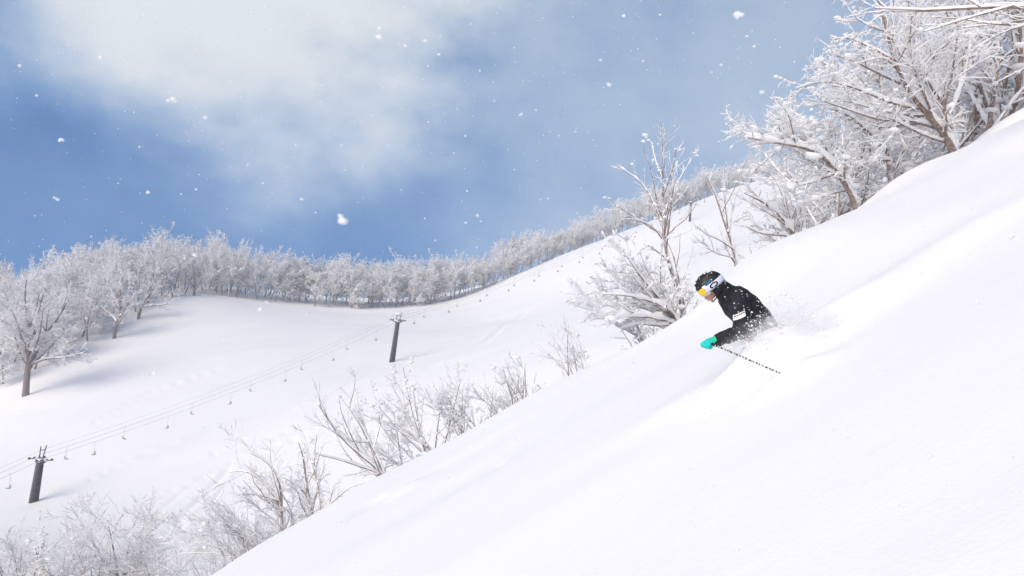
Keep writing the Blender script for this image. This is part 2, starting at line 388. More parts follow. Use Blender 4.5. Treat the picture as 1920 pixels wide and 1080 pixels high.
# ------------------------------------------------------------------ the ground: one polar sheet, fine in front of the camera
def build_ground():
    a1 = np.linspace(-46, 46, 620); a0 = np.linspace(-180, -46, 70)[:-1]; a2 = np.linspace(46, 180, 70)[1:-1]
    A = np.radians(np.concatenate([a0, a1, a2])); nA = len(A)
    r = np.concatenate([np.geomspace(.25, 24, 250)[:-1], np.geomspace(24, 420, 330)[:-1], np.geomspace(420, 560, 10)]); nR = len(r)
    X = r[:, None]*np.sin(A)[None]; Y = r[:, None]*np.cos(A)[None]
    Z = ground_z(X.ravel(), Y.ravel())
    V = np.stack([X.ravel(), Y.ravel(), Z], -1); V = np.concatenate([V, [[0, 0, gz(0, 0)]]])
    i = np.arange(nR-1)[:, None]; j = np.arange(nA)[None]; j2 = (j+1) % nA
    Q = np.stack([i*nA+j, (i+1)*nA+j, (i+1)*nA+j2, i*nA+j2], -1).reshape(-1, 4)[:, ::-1]
    jj = np.arange(nA); T = np.stack([jj, (jj+1) % nA, np.full(nA, nR*nA)], -1)[:, ::-1]
    me = mesh_np('ground', V, [Q, T]); me.flip_normals() if me.polygons[0].normal.z < 0 else None
    obj('ground', me, M_GROUND, label='deep white powder snow slope and open piste', kind='structure')
build_ground()

# ------------------------------------------------------------------ trees
def nrmz(v): return v/(np.linalg.norm(v, axis=-1, keepdims=True)+1e-9)
def resample(pts, r, n):
    pts = np.asarray(pts, float); r = np.asarray(r, float)
    s = np.concatenate([[0], np.cumsum(np.linalg.norm(np.diff(pts, axis=0), axis=1))]); t = np.linspace(0, s[-1], n)
    P = np.stack([np.interp(t, s, pts[:, k]) for k in range(3)], -1)
    for _ in range(2): P[1:-1] = .25*P[:-2]+.5*P[1:-1]+.25*P[2:]
    return P, np.interp(t, s, r), s[-1]
def grow(rng, S, Dr, Ln, n, wig, up, lean=None):
    P = [S]; d = nrmz(Dr); p = S
    for i in range(n-1):
        d = d+rng.normal(0, wig, d.shape); d[:, 2] += up
        if lean is not None: d = d+lean
        d = nrmz(d); p = p+d*(Ln/(n-1))[:, None]; P.append(p)
    return np.stack(P, 1)
def taper(r0, r1, n): 
    t = np.linspace(0, 1, n); return r0[:, None]*(1-t)[None]+r1[:, None]*t[None]
def kids(rng, P, R, Ln, n, t0, t1, ang, ratio, rr, flat=1.0, bias=None, shrink=.55):
    B, N, _ = P.shape; cnt = rng.poisson(n, B) if np.isscalar(n) else n
    b = np.repeat(np.arange(B), cnt); m = len(b)
    t = rng.uniform(t0, t1, m); f = t*(N-1); i = np.minimum(f.astype(int), N-2); fr = (f-i)[:, None]
    S = P[b, i]*(1-fr)+P[b, i+1]*fr; T = nrmz(P[b, i+1]-P[b, i]); r = R[b, i]*(1-fr[:, 0])+R[b, i+1]*fr[:, 0]
    v = rng.normal(0, 1, (m, 3)); v[:, 2] *= flat
    if bias is not None: v = v+bias
    v = nrmz(v-(v*T).sum(1, keepdims=True)*T)
    a = np.radians(rng.normal(ang, 12, m))[:, None]
    return S, np.cos(a)*T+np.sin(a)*v, Ln[b]*ratio*(1-shrink*t)*rng.uniform(.6, 1.25, m), r*rr
def snow_on(mb, rng, P, R, smin, sfac, sides, cover=1.0, lumps=.5):
    """a ridge of snow riding on top of each branch, thick where the branch lies flat"""
    B, n, _ = P.shape
    if B == 0: return
    keep = rng.uniform(size=B) < cover; P = P[keep]; R = R[keep]; B = len(P)
    if B == 0: return
    T = nrmz(np.gradient(P, axis=1)); hz = np.sqrt(np.clip(1-T[..., 2]**2, 0, 1))
    k = np.exp(rng.normal(0, lumps, (B, n)))
    rs = np.maximum(R*sfac, smin)*k*(.25+.75*hz); rs[:, -1] *= .5; rs[:, 0] *= .4
    Q = P.copy(); Q[..., 2] += R*.75+rs*.45
    mb.tubes(Q, rs, sides)

def make_tree(limbs, levels, seed, snow=(.012, 1.0, 1.0, .5), clumps=0, clump_r=(.03, .09), lean=None, rmin=.002, snow_from=0, limb_n=14, wood_levels=1):
    """limbs: list of (points, radii). levels: dicts of branching. Returns three MB: trunk wood, fine wood, snow."""
    rng = np.random.default_rng(seed); wood, fine, sn = MB(), MB(), MB()
    packs = []
    for pts, r in limbs:
        P, R, L = resample(pts, r, limb_n); packs.append((P[None], R[None], np.array([L])))
    P = np.concatenate([p[0] for p in packs]); R = np.concatenate([p[1] for p in packs]); L = np.concatenate([p[2] for p in packs])
    wood.tubes(P, R, 8); snow_on(sn, rng, P, R, snow[0]*1.6, snow[1], 6, 1.0, snow[3])
    allc = [P.reshape(-1, 3)+np.array([0, 0, 1])*R.reshape(-1, 1)]
    for li, lv in enumerate(levels):
        n = lv['n']
        if lv.get('perm'): cnt = rng.poisson(np.maximum(L*lv['perm'], .5))
        else: cnt = rng.poisson(n, len(P))
        S, D, Ln, r = kids(rng, P, R, L, cnt, lv.get('t0', .15), lv.get('t1', 1.0), lv['ang'], lv['ratio'], lv.get('rr', .6), lv.get('flat', .8), lv.get('bias'), lv.get('shrink', .5))
        if 'len' in lv: Ln = lv['len']*rng.uniform(.5, 1.3, len(Ln))
        r = np.maximum(r, rmin)
        nn = lv.get('seg', 5); P = grow(rng, S, D, Ln, nn, lv.get('wig', .16), lv.get('up', .06), lean); R = taper(r, np.maximum(r*.25, rmin*.6), nn); L = Ln
        tgt = wood if li < wood_levels else fine
        tgt.tubes(P, R, lv.get('sides', 5 if li == 0 else 3))
        if li >= snow_from: snow_on(sn, rng, P, R, snow[0]*lv.get('sm', 1.0), snow[1], lv.get('ss', 4), snow[2], snow[3])
        if li == 0: allc.append(P[:, 1:].reshape(-1, 3))
    if clumps:
        pool = np.concatenate(allc); c = pool[rng.integers(0, len(pool), clumps)]
        rr = rng.uniform(clump_r[0], clump_r[1], clumps)*np.exp(rng.normal(0, .3, clumps))
        sn.blobs(c+np.array([0, 0, 1])*rr[:, None]*.2, rr, rr*.5, rng, ICO1)
    return wood, fine, sn

def px_limb(pts, D, rpx, dd=0.0, ground=True):
    """limb drawn in picture coordinates on an upright sheet at distance D; dd: how far its tip leans away"""
    n = len(pts); out = []
    for k, (px, py) in enumerate(pts): out.append(W(px, py, D+dd*k/(n-1)))
    r = np.interp(np.linspace(0, 1, n), np.linspace(0, 1, len(rpx)), rpx)*D/FPX
    return np.array(out), r

def plant(name, limbs, levels, seed, label, cat='tree', group=None, parts=('trunk', 'crown', 'snow_cover'), mats=None, **kw):
    """limbs in world space; the first point of the first limb is the foot"""
    foot = limbs[0][0][0].copy(); g = gz(foot[0], foot[1])
    limbs = [(np.array(p), r) for p, r in limbs]
    base = np.array([foot[0], foot[1], g])
    # root every limb that starts near the foot under the snow
    loc = []
    for p, r in limbs:
        if np.linalg.norm(p[0]-foot) < .35:
            d = p[0]-np.array([p[0][0], p[0][1], g-.25])
            if d[2] > .02: p = np.concatenate([[np.array([p[0][0]+.1*d[2]*.3, p[0][1], g-.25])], p]); r = np.concatenate([[r[0]*1.1], r])
        loc.append((p-base, r))
    a, b, c = make_tree(loc, levels, seed, **kw)
    root = empty(name, base, label=label, cat=cat, group=group)
    m = mats or (M_BARK, M_TWIG, M_SNOW)
    a.build(parts[0], m[0], root); b.build(parts[1], m[1], root, kind='stuff'); c.build(parts[2], m[2], root, kind='stuff')
    return root
LEAN = np.array([-.012, 0, .0])
# level presets -----------------------------------------------------------
def lv(perm, ang, ratio, **k): return dict(n=1, perm=perm, ang=ang, ratio=ratio, **k)
BIASUP = np.array([-.25, 0, .35])
BUSHLV = [lv(2.3, 32, .55, seg=6, up=.05, wig=.12, flat=.8, bias=BIASUP, t0=.15, rr=.55), lv(4.6, 36, .5, seg=5, up=.03, wig=.16, flat=.8, t0=.1, rr=.5), lv(8, 38, .55, seg=3, up=.02, wig=.18, t0=.1, rr=.7)]
BIGLV = [lv(2.6, 42, .50, seg=7, up=.05, wig=.14, flat=.7, bias=BIASUP, t0=.18, rr=.5), lv(5.5, 42, .55, seg=6, up=.02, wig=.17, flat=.7, t0=.1, rr=.5), lv(8.5, 42, .55, seg=4, up=.0, wig=.2, t0=.1, rr=.6, sm=.8)]

def fan(px, py, D, n, a0, a1, length, rpx, seed, spread=18, bend=.25):
    """stems rising from one foot, spread between two picture angles (90 = up, 180 = left)"""
    rng = random.Random(seed); out = []
    for k in range(n):
        a = rad(a0+(a1-a0)*(k+.5)/n+rng.uniform(-6, 6)); L = length*rng.uniform(.65, 1.05); pts = []
        x = px+rng.uniform(-spread, spread)*.5; y = py+rng.uniform(-2, 4); bb = bend*rng.uniform(-.4, 1)
        for i in range(6):
            pts.append((x, y)); aa = a-bb*(i/5-.5)
            x += math.cos(aa)*L/5; y -= math.sin(aa)*L/5
        out.append(px_limb(pts, D, [rpx*rng.uniform(.7, 1.1), rpx*.22], rng.uniform(-.12, .12)*length*D/FPX*4))
    return out

M_GULLY = bark_mat('gully_twig', (.24, .18, .165), (.42, .34, .32), -.25, .1)
def build_near_trees():
    RG = 'snow laden trees on the right hand crest'
    # the big forked tree at the upper right
    D = 20.6
    A = [px_limb([(1796, 292), (1791, 270), (1761, 241), (1750, 222), (1728, 204), (1713, 185), (1695, 163), (1685, 137), (1674, 111), (1664, 60), (1650, 15), (1640, -30)], D, [9, 6.5, 5.5, 4, 2.5, 1.2], -.8),
         px_limb([(1797, 290), (1790, 262), (1787, 237), (1778, 215), (1769, 189), (1758, 167), (1735, 148), (1713, 137), (1698, 115), (1676, 89), (1665, 55), (1655, 10)], D, [6.5, 5.5, 5, 4, 3, 1.5], .7),
         px_limb([(1758, 165), (1756, 148), (1750, 111), (1732, 81), (1717, 59), (1705, 20), (1700, -30)], D+.4, [3.2, 2.6, 1.2], .9),
         px_limb([(1758, 242), (1728, 230), (1695, 224), (1654, 228), (1617, 215), (1580, 202), (1545, 190)], D, [3.2, 2.4, 1], -.9),
         px_limb([(1775, 268), (1735, 255), (1698, 237), (1672, 222), (1640, 215)], D, [2.4, 1.6, .7], -1.3),
         px_limb([(1690, 157), (1654, 141), (1624, 126), (1602, 115), (1570, 105)], D-.4, [3, 2, .8], -.5),
         px_limb([(1675, 112), (1647, 96), (1617, 81), (1591, 70), (1560, 75)], D-.5, [2.6, 1.8, .8], .5),
         px_limb([(1780, 215), (1800, 170), (1815, 110), (1822, 60), (1850, 10)], D+.3, [4, 3, 1.2], 1.2),
         px_limb([(1728, 204), (1690, 200), (1640, 180), (1590, 160), (1540, 150), (1495, 165)], D-.2, [3, 2, .8], -1.5),
         px_limb([(1664, 60), (1630, 50), (1600, 30), (1580, 0)], D-.5, [2, 1.2, .6], .6)]
    plant('forked_tree', A, BIGLV, 11, 'large forked snow laden tree leaning left, trunk rising from the upper right crest', group=None, snow=(.015, 1.5, 1.0, .4), clumps=520, clump_r=(.03, .085), rmin=.0035)
    # leaning tree with the long outstretched branch
    D = 20.0
    B = [px_limb([(1608, 387), (1593, 355), (1576, 333), (1561, 307), (1535, 282), (1502, 274), (1465, 270), (1435, 263), (1400, 258)], D, [6, 5, 4, 2.4, 1], -.8),
         px_limb([(1606, 383), (1600, 350), (1585, 325), (1570, 310), (1560, 270), (1545, 245)], D+.2, [5, 4, 1.2], .8),
         px_limb([(1576, 333), (1545, 330), (1515, 345), (1480, 350)], D, [2.4, 1.6, .8], -.5),
         px_limb([(1595, 355), (1560, 362), (1530, 375), (1500, 380)], D+.3, [2.4, 1.6, .7], -.8)]
    plant('leaning_tree', B, BIGLV, 12, 'snow plastered tree leaning left with one long outstretched branch over the crest', snow=(.017, 1.8, 1.0, .45), clumps=300, clump_r=(.035, .12), rmin=.0035)
    D = 23
    T = [px_limb([(1672, 330), (1663, 274), (1658, 237), (1654, 185), (1652, 148), (1640, 90)], D, [6, 5, 4, 1.5], .5), px_limb([(1662, 281), (1639, 255), (1617, 237), (1590, 215), (1560, 205)], D, [4, 3, 1.2], -.8),
         px_limb([(1656, 205), (1625, 180), (1595, 165), (1560, 160)], D, [3, 2, 1], .8), px_limb([(1660, 262), (1690, 225), (1705, 190), (1712, 150)], D, [3, 2, 1], .8), px_limb([(1668, 300), (1640, 300), (1610, 310), (1575, 300)], D-.3, [3, 2, .9], -.7)]
    plant('upright_tree', T, BIGLV, 13, 'upright frosted tree behind the forked tree, between it and the leaning tree', snow=(.017, 1.7, 1.0, .4), clumps=240, clump_r=(.03, .10), rmin=.0035)
    D = 21
    T = [px_limb([(1496, 446), (1470, 415), (1450, 390), (1425, 375), (1395, 362)], D, [4, 3, 1], -.4), px_limb([(1494, 444), (1475, 405), (1470, 370), (1455, 340)], D, [3, 2, .9], .5), px_limb([(1488, 440), (1450, 441), (1418, 436), (1400, 425)], D, [2.4, 1.6, .7], -.3),
         px_limb([(1496, 446), (1505, 410), (1512, 380), (1510, 350)], D+.3, [3, 2, .9], .5)]
    plant('small_tree', T, BUSHLV, 14, 'small low snowy tree left of the leaning tree, at the crest', snow=(.017, 1.2, .9, .5), clumps=90, clump_r=(.03, .07), rmin=.003)
    D = 21
    T = [px_limb([(1383, 492), (1378, 472), (1368, 445), (1358, 415), (1348, 385), (1340, 358), (1325, 330)], D, [3.2, 2.4, .8], .2), px_limb([(1376, 468), (1350, 450), (1325, 440), (1312, 430)], D, [1.5, 1, .5], -.4), px_limb([(1380, 480), (1350, 480), (1325, 465)], D, [1.5, 1, .5], -.5),
         px_limb([(1365, 435), (1362, 400), (1362, 370), (1357, 345)], D, [1.7, 1.2, .6], .4)]
    plant('sapling', T, BUSHLV, 15, 'thin frosted sapling just above the skier, right of the slender tree', snow=(.011, .9, .9, .4), clumps=30, clump_r=(.03, .07), rmin=.003)
    # the slender tree left of the skier
    D = 19.6
    T = [px_limb([(1284, 578), (1267, 533), (1253, 493), (1245, 457), (1241, 421), (1242, 381), (1244, 330), (1245, 282), (1246, 242)], D, [4.6, 4.0, 3.2, 2.0, 1.2, .6], .2),
         px_limb([(1285, 575), (1280, 550), (1269, 509), (1263, 473), (1255, 453), (1246, 445)], D-.25, [2.2, 1.7, 1.2], .25),
         px_limb([(1241, 441), (1211, 421), (1187, 405), (1167, 393), (1143, 373)], D, [1.6, 1.0, .5], -.7), px_limb([(1240, 415), (1227, 381), (1211, 353), (1199, 337), (1175, 322), (1159, 310)], D, [1.6, 1.0, .5], .5),
         px_limb([(1240, 405), (1231, 380), (1227, 349), (1219, 310), (1207, 282)], D, [1.6, 1.0, .5], -.3), px_limb([(1242, 405), (1257, 373), (1271, 341), (1287, 314), (1299, 294)], D, [1.6, 1.0, .5], .4),
         px_limb([(1243, 370), (1255, 335), (1263, 310), (1268, 280)], D, [1.3, .9, .4], -.5), px_limb([(1243, 450), (1225, 425), (1190, 410), (1165, 412)], D-.1, [1.3, .9, .4], -.9), px_limb([(1244, 340), (1232, 310), (1225, 285), (1222, 265)], D, [1.5, 1, .5], .5),
         px_limb([(1250, 485), (1230, 470), (1215, 460)], D, [1.6, 1.1, .5], -.6), px_limb([(1241, 400), (1262, 385), (1280, 365), (1290, 350)], D, [1.5, 1, .5], .7)]
    SL = [lv(2.8, 30, .40, seg=6, up=.09, wig=.10, flat=.8, t0=.45, rr=.55), lv(4.6, 34, .5, seg=5, up=.05, wig=.14, t0=.1, rr=.55), lv(5, 36, .5, seg=3, up=.02, wig=.16, t0=.15, rr=.7)]
    plant('slender_tree', T, SL, 16, 'slender bare tree with snow dotted twigs standing left of the skier', snow=(.0066, .85, .9, .55), clumps=150, clump_r=(.02, .055), rmin=.003)
    # snow-heavy shrub at its foot
    D = 19.0
    T = []
    for k, e in enumerate(([(1276, 602), (1262, 586), (1240, 570), (1205, 560), (1170, 552), (1130, 552)], [(1274, 602), (1250, 592), (1220, 580), (1180, 572), (1120, 574)], [(1270, 600), (1240, 565), (1215, 535), (1190, 505), (1175, 480)],
                           [(1272, 604), (1240, 590), (1200, 575), (1165, 560), (1120, 560)], [(1270, 602), (1240, 600), (1200, 590), (1150, 600), (1118, 590)], [(1268, 604), (1235, 612), (1200, 605), (1165, 615)], [(1275, 600), (1255, 575), (1220, 545), (1170, 530), (1125, 525)], [(1268, 600), (1240, 572), (1215, 545), (1190, 520), (1165, 510)])):
        T.append(px_limb(e, D, [3.4, 2, .7], (-1.0, .7, -.4, .5, -1.4, -.8, .9, .2)[k]))
    plant('snowy_shrub', T, BUSHLV, 17, 'snow heavy shrub spreading left at the foot of the slender tree', cat='shrub', parts=('stems', 'twigs', 'snow_cover'), snow=(.019, 2.0, 1.0, .45), clumps=300, clump_r=(.03, .08), rmin=.003)
    T = fan(1212, 640, 18.8, 4, 110, 165, 80, 2.4, 3)
    plant('snowy_shrub', T, BUSHLV, 18, 'small low shrub below the snow heavy shrub, poking from the crest', cat='shrub', parts=('stems', 'twigs', 'snow_cover'), snow=(.016, 1.1, .95, .4), clumps=50, clump_r=(.03, .09), rmin=.003)
    # shrubs along the crest, right to left
    S = [(1085, 698, 19.5, 9, 85, 150, 92, 1.7, 'round pale frosted shrub on the crest below the snow heavy shrub', 6), (978, 748, 20.5, 9, 75, 140, 78, 1.7, 'small round frosted shrub alone on the middle of the crest', 4),
         (885, 803, 20, 8, 78, 150, 95, 2.0, 'twiggy shrub on the crest just right of the tallest shrub', 8), (935, 775, 21, 5, 80, 150, 60, 1.4, 'lowest frosted shrub between two shrubs on the crest', 3),
         (815, 850, 20, 9, 72, 155, 172, 3.0, 'tallest many stemmed shrub on the crest below the second lift tower', 40), (770, 872, 20.5, 6, 95, 165, 128, 2.4, 'frosted shrub growing into the left side of the tallest crest shrub', 20),
         (478, 1005, 19.5, 8, 130, 176, 112, 2.2, 'reddish shrub bent low to the left near the bottom of the crest', 10), (440, 1035, 19.5, 6, 140, 182, 90, 2.0, 'last low reddish shrub at the bottom end of the crest', 6), (560, 965, 20.5, 4, 85, 130, 70, 1.5, 'faint small frosted shrub behind the upright crest saplings', 4)]
    for k, (px, py, D, n, a0, a1, ln, r, lab, cl) in enumerate(S):
        plant('crest_shrub', fan(px, py, D, max(4, int(n*.9)), a0, a1, ln*.95, r*.60, 40+k, 40), BUSHLV, 60+k, lab, cat='shrub', group='shrubs along the crest', parts=('stems', 'twigs', 'snow_cover'), snow=(.0088, 1.5, 1.0, .35), clumps=cl*4, clump_r=(.02, .075), rmin=.0028)
    D = 19.5
    T = [px_limb([(724, 890), (712, 865), (700, 840), (690, 826), (675, 790), (655, 765), (640, 745)], D, [3.6, 2.8, 1], .3), px_limb([(724, 888), (690, 865), (660, 840), (630, 810), (612, 780), (598, 760)], D, [3, 2.4, .8], -.5),
         px_limb([(722, 888), (680, 877), (645, 863), (610, 856), (590, 850)], D, [2.2, 1.5, .6], -.9), px_limb([(692, 828), (660, 828), (640, 822), (615, 800)], D, [1.8, 1.2, .5], -.3), px_limb([(700, 840), (712, 800), (715, 770), (708, 745)], D, [2, 1.2, .5], .5)]
    plant('arching_tree', T, BUSHLV, 80, 'small arching bare tree bowing left on the crest, left of the tallest shrub', snow=(.009, 1.2, .95, .35), clumps=60, clump_r=(.02, .06), rmin=.0028)
    D = 19.5
    T = [px_limb([(604, 950), (600, 915), (590, 880), (583, 855), (570, 830)], D, [3, 2.3, .8], .2), px_limb([(586, 955), (578, 920), (572, 890), (570, 855), (560, 830)], D, [2.4, 1.8, .7], -.3), px_limb([(588, 955), (575, 925), (555, 905), (530, 895)], D, [1.8, 1.2, .5], -.4), px_limb([(597, 905), (575, 885), (550, 875)], D, [1.6, 1, .5], .4)]
    plant('crest_sapling', T, BUSHLV, 81, 'upright twin stemmed bare sapling on the lower crest', snow=(.009, 1.2, .95, .35), clumps=40, clump_r=(.02, .055), rmin=.0028)
    T = [px_limb([(536, 968), (522, 935), (500, 910), (478, 888), (455, 875), (430, 885)], D, [2.8, 2, .7], .2), px_limb([(530, 950), (526, 905), (515, 875), (495, 858), (470, 850)], D, [2.4, 1.7, .7], -.3), px_limb([(525, 940), (495, 930), (465, 925), (440, 930)], D, [1.8, 1.2, .5], -.5)]
    plant('crest_sapling', T, BUSHLV, 82, 'bowed bare sapling on the lower crest just above the reddish shrubs', snow=(.009, 1.2, .95, .35), clumps=40, clump_r=(.02, .055), rmin=.0028)
    # trees in the gully at the lower left, their tops in view
    Gl = 'frosted trees in the gully at the lower left'
    for k, (px, py, D, n, a0, a1, ln, r, lab) in enumerate(((228, 1075, 44, 5, 75, 150, 92, 2.6, 'frosted gully tree with the tallest clear stem, rightmost of the dense lower left trees'), (130, 1110, 46, 6, 60, 130, 92, 2.6, 'dense snow matted gully tree in the middle of the lower left corner'), (25, 1120, 45, 6, 60, 125, 88, 2.6, 'dense snow matted gully tree at the left edge of the lower left corner'),
                                                              (170, 1140, 42, 6, 80, 150, 85, 2.4, 'frosted gully tree spreading left in front of the lower left trees'), (285, 1100, 42, 3, 70, 120, 75, 1.8, 'thin bare sapling right of the lower left gully trees'), (395, 1105, 40, 4, 80, 150, 70, 1.6, 'little bare shrub at the bottom edge just left of the crest'), (70, 1080, 50, 5, 70, 130, 70, 2.6, 'snow clotted gully tree behind the lower left trees'))):
        p = W(px, py, D); g = gz(p[0], p[1])
        limbs = fan(px, py, D, n, a0, a1, ln, r, 90+k, 26)
        sh = np.array([0, 0, g-p[2]])*.0
        big = ln > 69 and k not in (4, 5)
        LVS = [lv(.8 if big else 1.4, 36, .55, seg=6, up=.06, wig=.14, t0=.15, rr=.55), lv(2.8, 38, .55, seg=5, up=.03, wig=.16, rr=.6), lv(5.0, 42, .6, seg=3, wig=.2, rr=.7)]
        plant('gully_tree', limbs, LVS, 100+k, lab, group=Gl, snow=(.020 if big else .014, 1.4, .95 if big else .8, .35), clumps=160 if big else 20, clump_r=(.05, .13), rmin=.006, mats=(M_BARK, M_GULLY, M_SNOW))

def build_ridge_wood():
    """the dense snowed-in wood behind the right hand crest"""
    rng = np.random.default_rng(5); protos = []
    LVR = [lv(1.9, 48, .45, seg=7, up=.05, wig=.14, flat=.8, t0=.2, rr=.5), lv(2.9, 44, .5, seg=6, up=.02, wig=.18, flat=.7, t0=.1, rr=.55), lv(6.0, 44, .6, seg=4, up=.0, wig=.2, t0=.05, rr=.6)]
    for k in range(3):
        limbs = []
        H = 5.6
        for j in range(4):
            a = j*1.7+k+rng.uniform(-.3, .3); d = np.array([math.cos(a)*.5-.25, math.sin(a)*.5, 1.0]); L = H*rng.uniform(.75, 1.0)
            P = grow(rng, np.array([[0.0, 0, -.5+.3*j]]), d[None], np.array([L]), 9, .10, .03)[0]
            limbs.append((P, np.linspace(.075 if j == 0 else .05, .012, 9)))
        a, b, c = make_tree(limbs, LVR, 200+k, snow=(.020, 1.8, 1.0, .4), clumps=200, clump_r=(.04, .12), rmin=.004)
        protos.append((a.mesh('trunk'), b.mesh('crown'), c.mesh('snow_cover')))
    spots = [(1880, 24.5, 1.05), (1830, 27, 1.1), (1945, 23.5, 1.15), (1760, 29, 1.05), (1900, 31, 1.2), (1990, 27, 1.2), (1700, 27, .95), (1640, 31, 1.15), (1715, 35, 1.2), (1590, 27, .92), (1545, 33, 1.05), (1500, 30, .75), (1800, 38, 1.3), (1620, 41, 1.05), (1460, 37, .6), (1850, 22.8, .8), (1565, 24, .7), (1520, 26, .55), (2050, 24, 1.1)]
    for k, (px, D, s) in enumerate(spots):
        p = W(px, 300, D); z = gz(p[0], p[1])
        r = empty('snow_laden_tree', (p[0], p[1], z-.1), label='snow laden tree in the dense wood behind the upper right crest', cat='tree', group='snowed in wood behind the upper right crest')
        m = protos[k % 3]
        obj('trunk', m[0], M_BARK, r); obj('crown', m[1], M_TWIG, r); obj('snow_cover', m[2], M_SNOW, r)
        r.rotation_euler = (0, rad(-8), rng.uniform(0, 6.28)); s *= 1.45; r.scale = (s, s, s*rng.uniform(.85, 1.05))
    # branch of a tree that stands out of the frame, reaching in at the top right
    D = 12.5
    T = [px_limb([(2150, 120), (2060, 50), (1990, 20), (1920, 8), (1840, 14), (1780, 18), (1720, 22), (1640, 15)], D, [9, 6, 4, 3, 1], .8), px_limb([(1900, 10), (1830, 30), (1780, 45), (1730, 60)], D, [2.6, 1.8, .7], .6), px_limb([(1990, 20), (1930, 45), (1880, 60), (1830, 90)], D, [2.6, 1.8, .7], .9), px_limb([(1840, 14), (1800, -10), (1760, -30)], D, [2, 1.2, .6], .3)]
    T[0] = (np.concatenate([[W(2190, 190, D)], T[0][0]]), np.concatenate([[.1], T[0][1]]))
    plant('overhanging_tree', T, BUSHLV[:2], 83, 'dark bare branch of a tree reaching in at the top right corner', snow=(.010, .8, .85, .4), clumps=40, clump_r=(.02, .06), rmin=.003)

# ------------------------------------------------------------------ the far forest
def far_protos():
    rng = np.random.default_rng(77); out = []
    LVF = [lv(1.5, 46, .46, seg=6, up=.10, wig=.12, t0=.15, rr=.42, flat=.9, shrink=.35), lv(1.7, 46, .55, seg=5, up=.04, wig=.2, rr=.5, sides=3), lv(3.0, 50, .65, seg=3, up=0, wig=.28, rr=.7, sides=3)]
    for k in range(7):
        H = 14.; limbs = []
        nst = (1, 2, 3, 1, 2, 3, 2)[k]
        for j in range(nst):
            a = rng.uniform(0, 6.28); sp = 0 if nst == 1 else .28
            P = grow(rng, np.array([[0, 0, -.5 if j == 0 else 1.5*j]]), np.array([[math.cos(a)*sp, math.sin(a)*sp, 1.]]), np.array([H*rng.uniform(.75, .95)-1.5*j]), 10, .06, .06)[0]
            limbs.append((P, np.linspace(.20 if j == 0 else .14, .03, 10)))
        wood, fine, sn = make_tree(limbs, LVF, 300+k, snow=(.075, 1.0, .95, .3), rmin=.018, snow_from=0, wood_levels=0)
        fine.add(np.concatenate(sn.V), np.concatenate(sn.Q))
        out.append((wood.mesh('trunk'), fine.mesh('crown')))
    return out
def conifer_mesh(seed):
    rng = np.random.default_rng(seed); H = 17.
    t = MB(); t.tube([(0, 0, -.5), (0, 0, H*.5), (0, 0, H)], [.22, .14, .02], 7)
    f = MB(); z = np.linspace(1.5, H-.2, 46); S, Dr, Ln = [], [], []
    for q in z:
        for j in range(9):
            a = rng.uniform(0, 6.28); S.append((0, 0, q+rng.uniform(-.15, .15))); Dr.append((math.cos(a), math.sin(a), .12)); Ln.append((.25+2.3*(1-q/H)**.85)*rng.uniform(.7, 1.15))
    P = grow(rng, np.array(S), np.array(Dr), np.array(Ln), 5, .06, -.10); R = taper(np.full(len(P), .10), np.full(len(P), .03), 5)*np.array([.5, 1.3, 1.5, 1.2, .5])[None]
    f.tubes(P, R, 4)
    s2 = kids(rng, P, R, np.array(Ln), 7, .2, 1., 48, .4, .6, .3, None, .3); P2 = grow(rng, s2[0], s2[1], s2[2], 3, .1, -.08); f.tubes(P2, taper(np.full(len(P2), .08), np.full(len(P2), .03), 3), 3)
    return t.mesh('trunk'), f.mesh('crown')

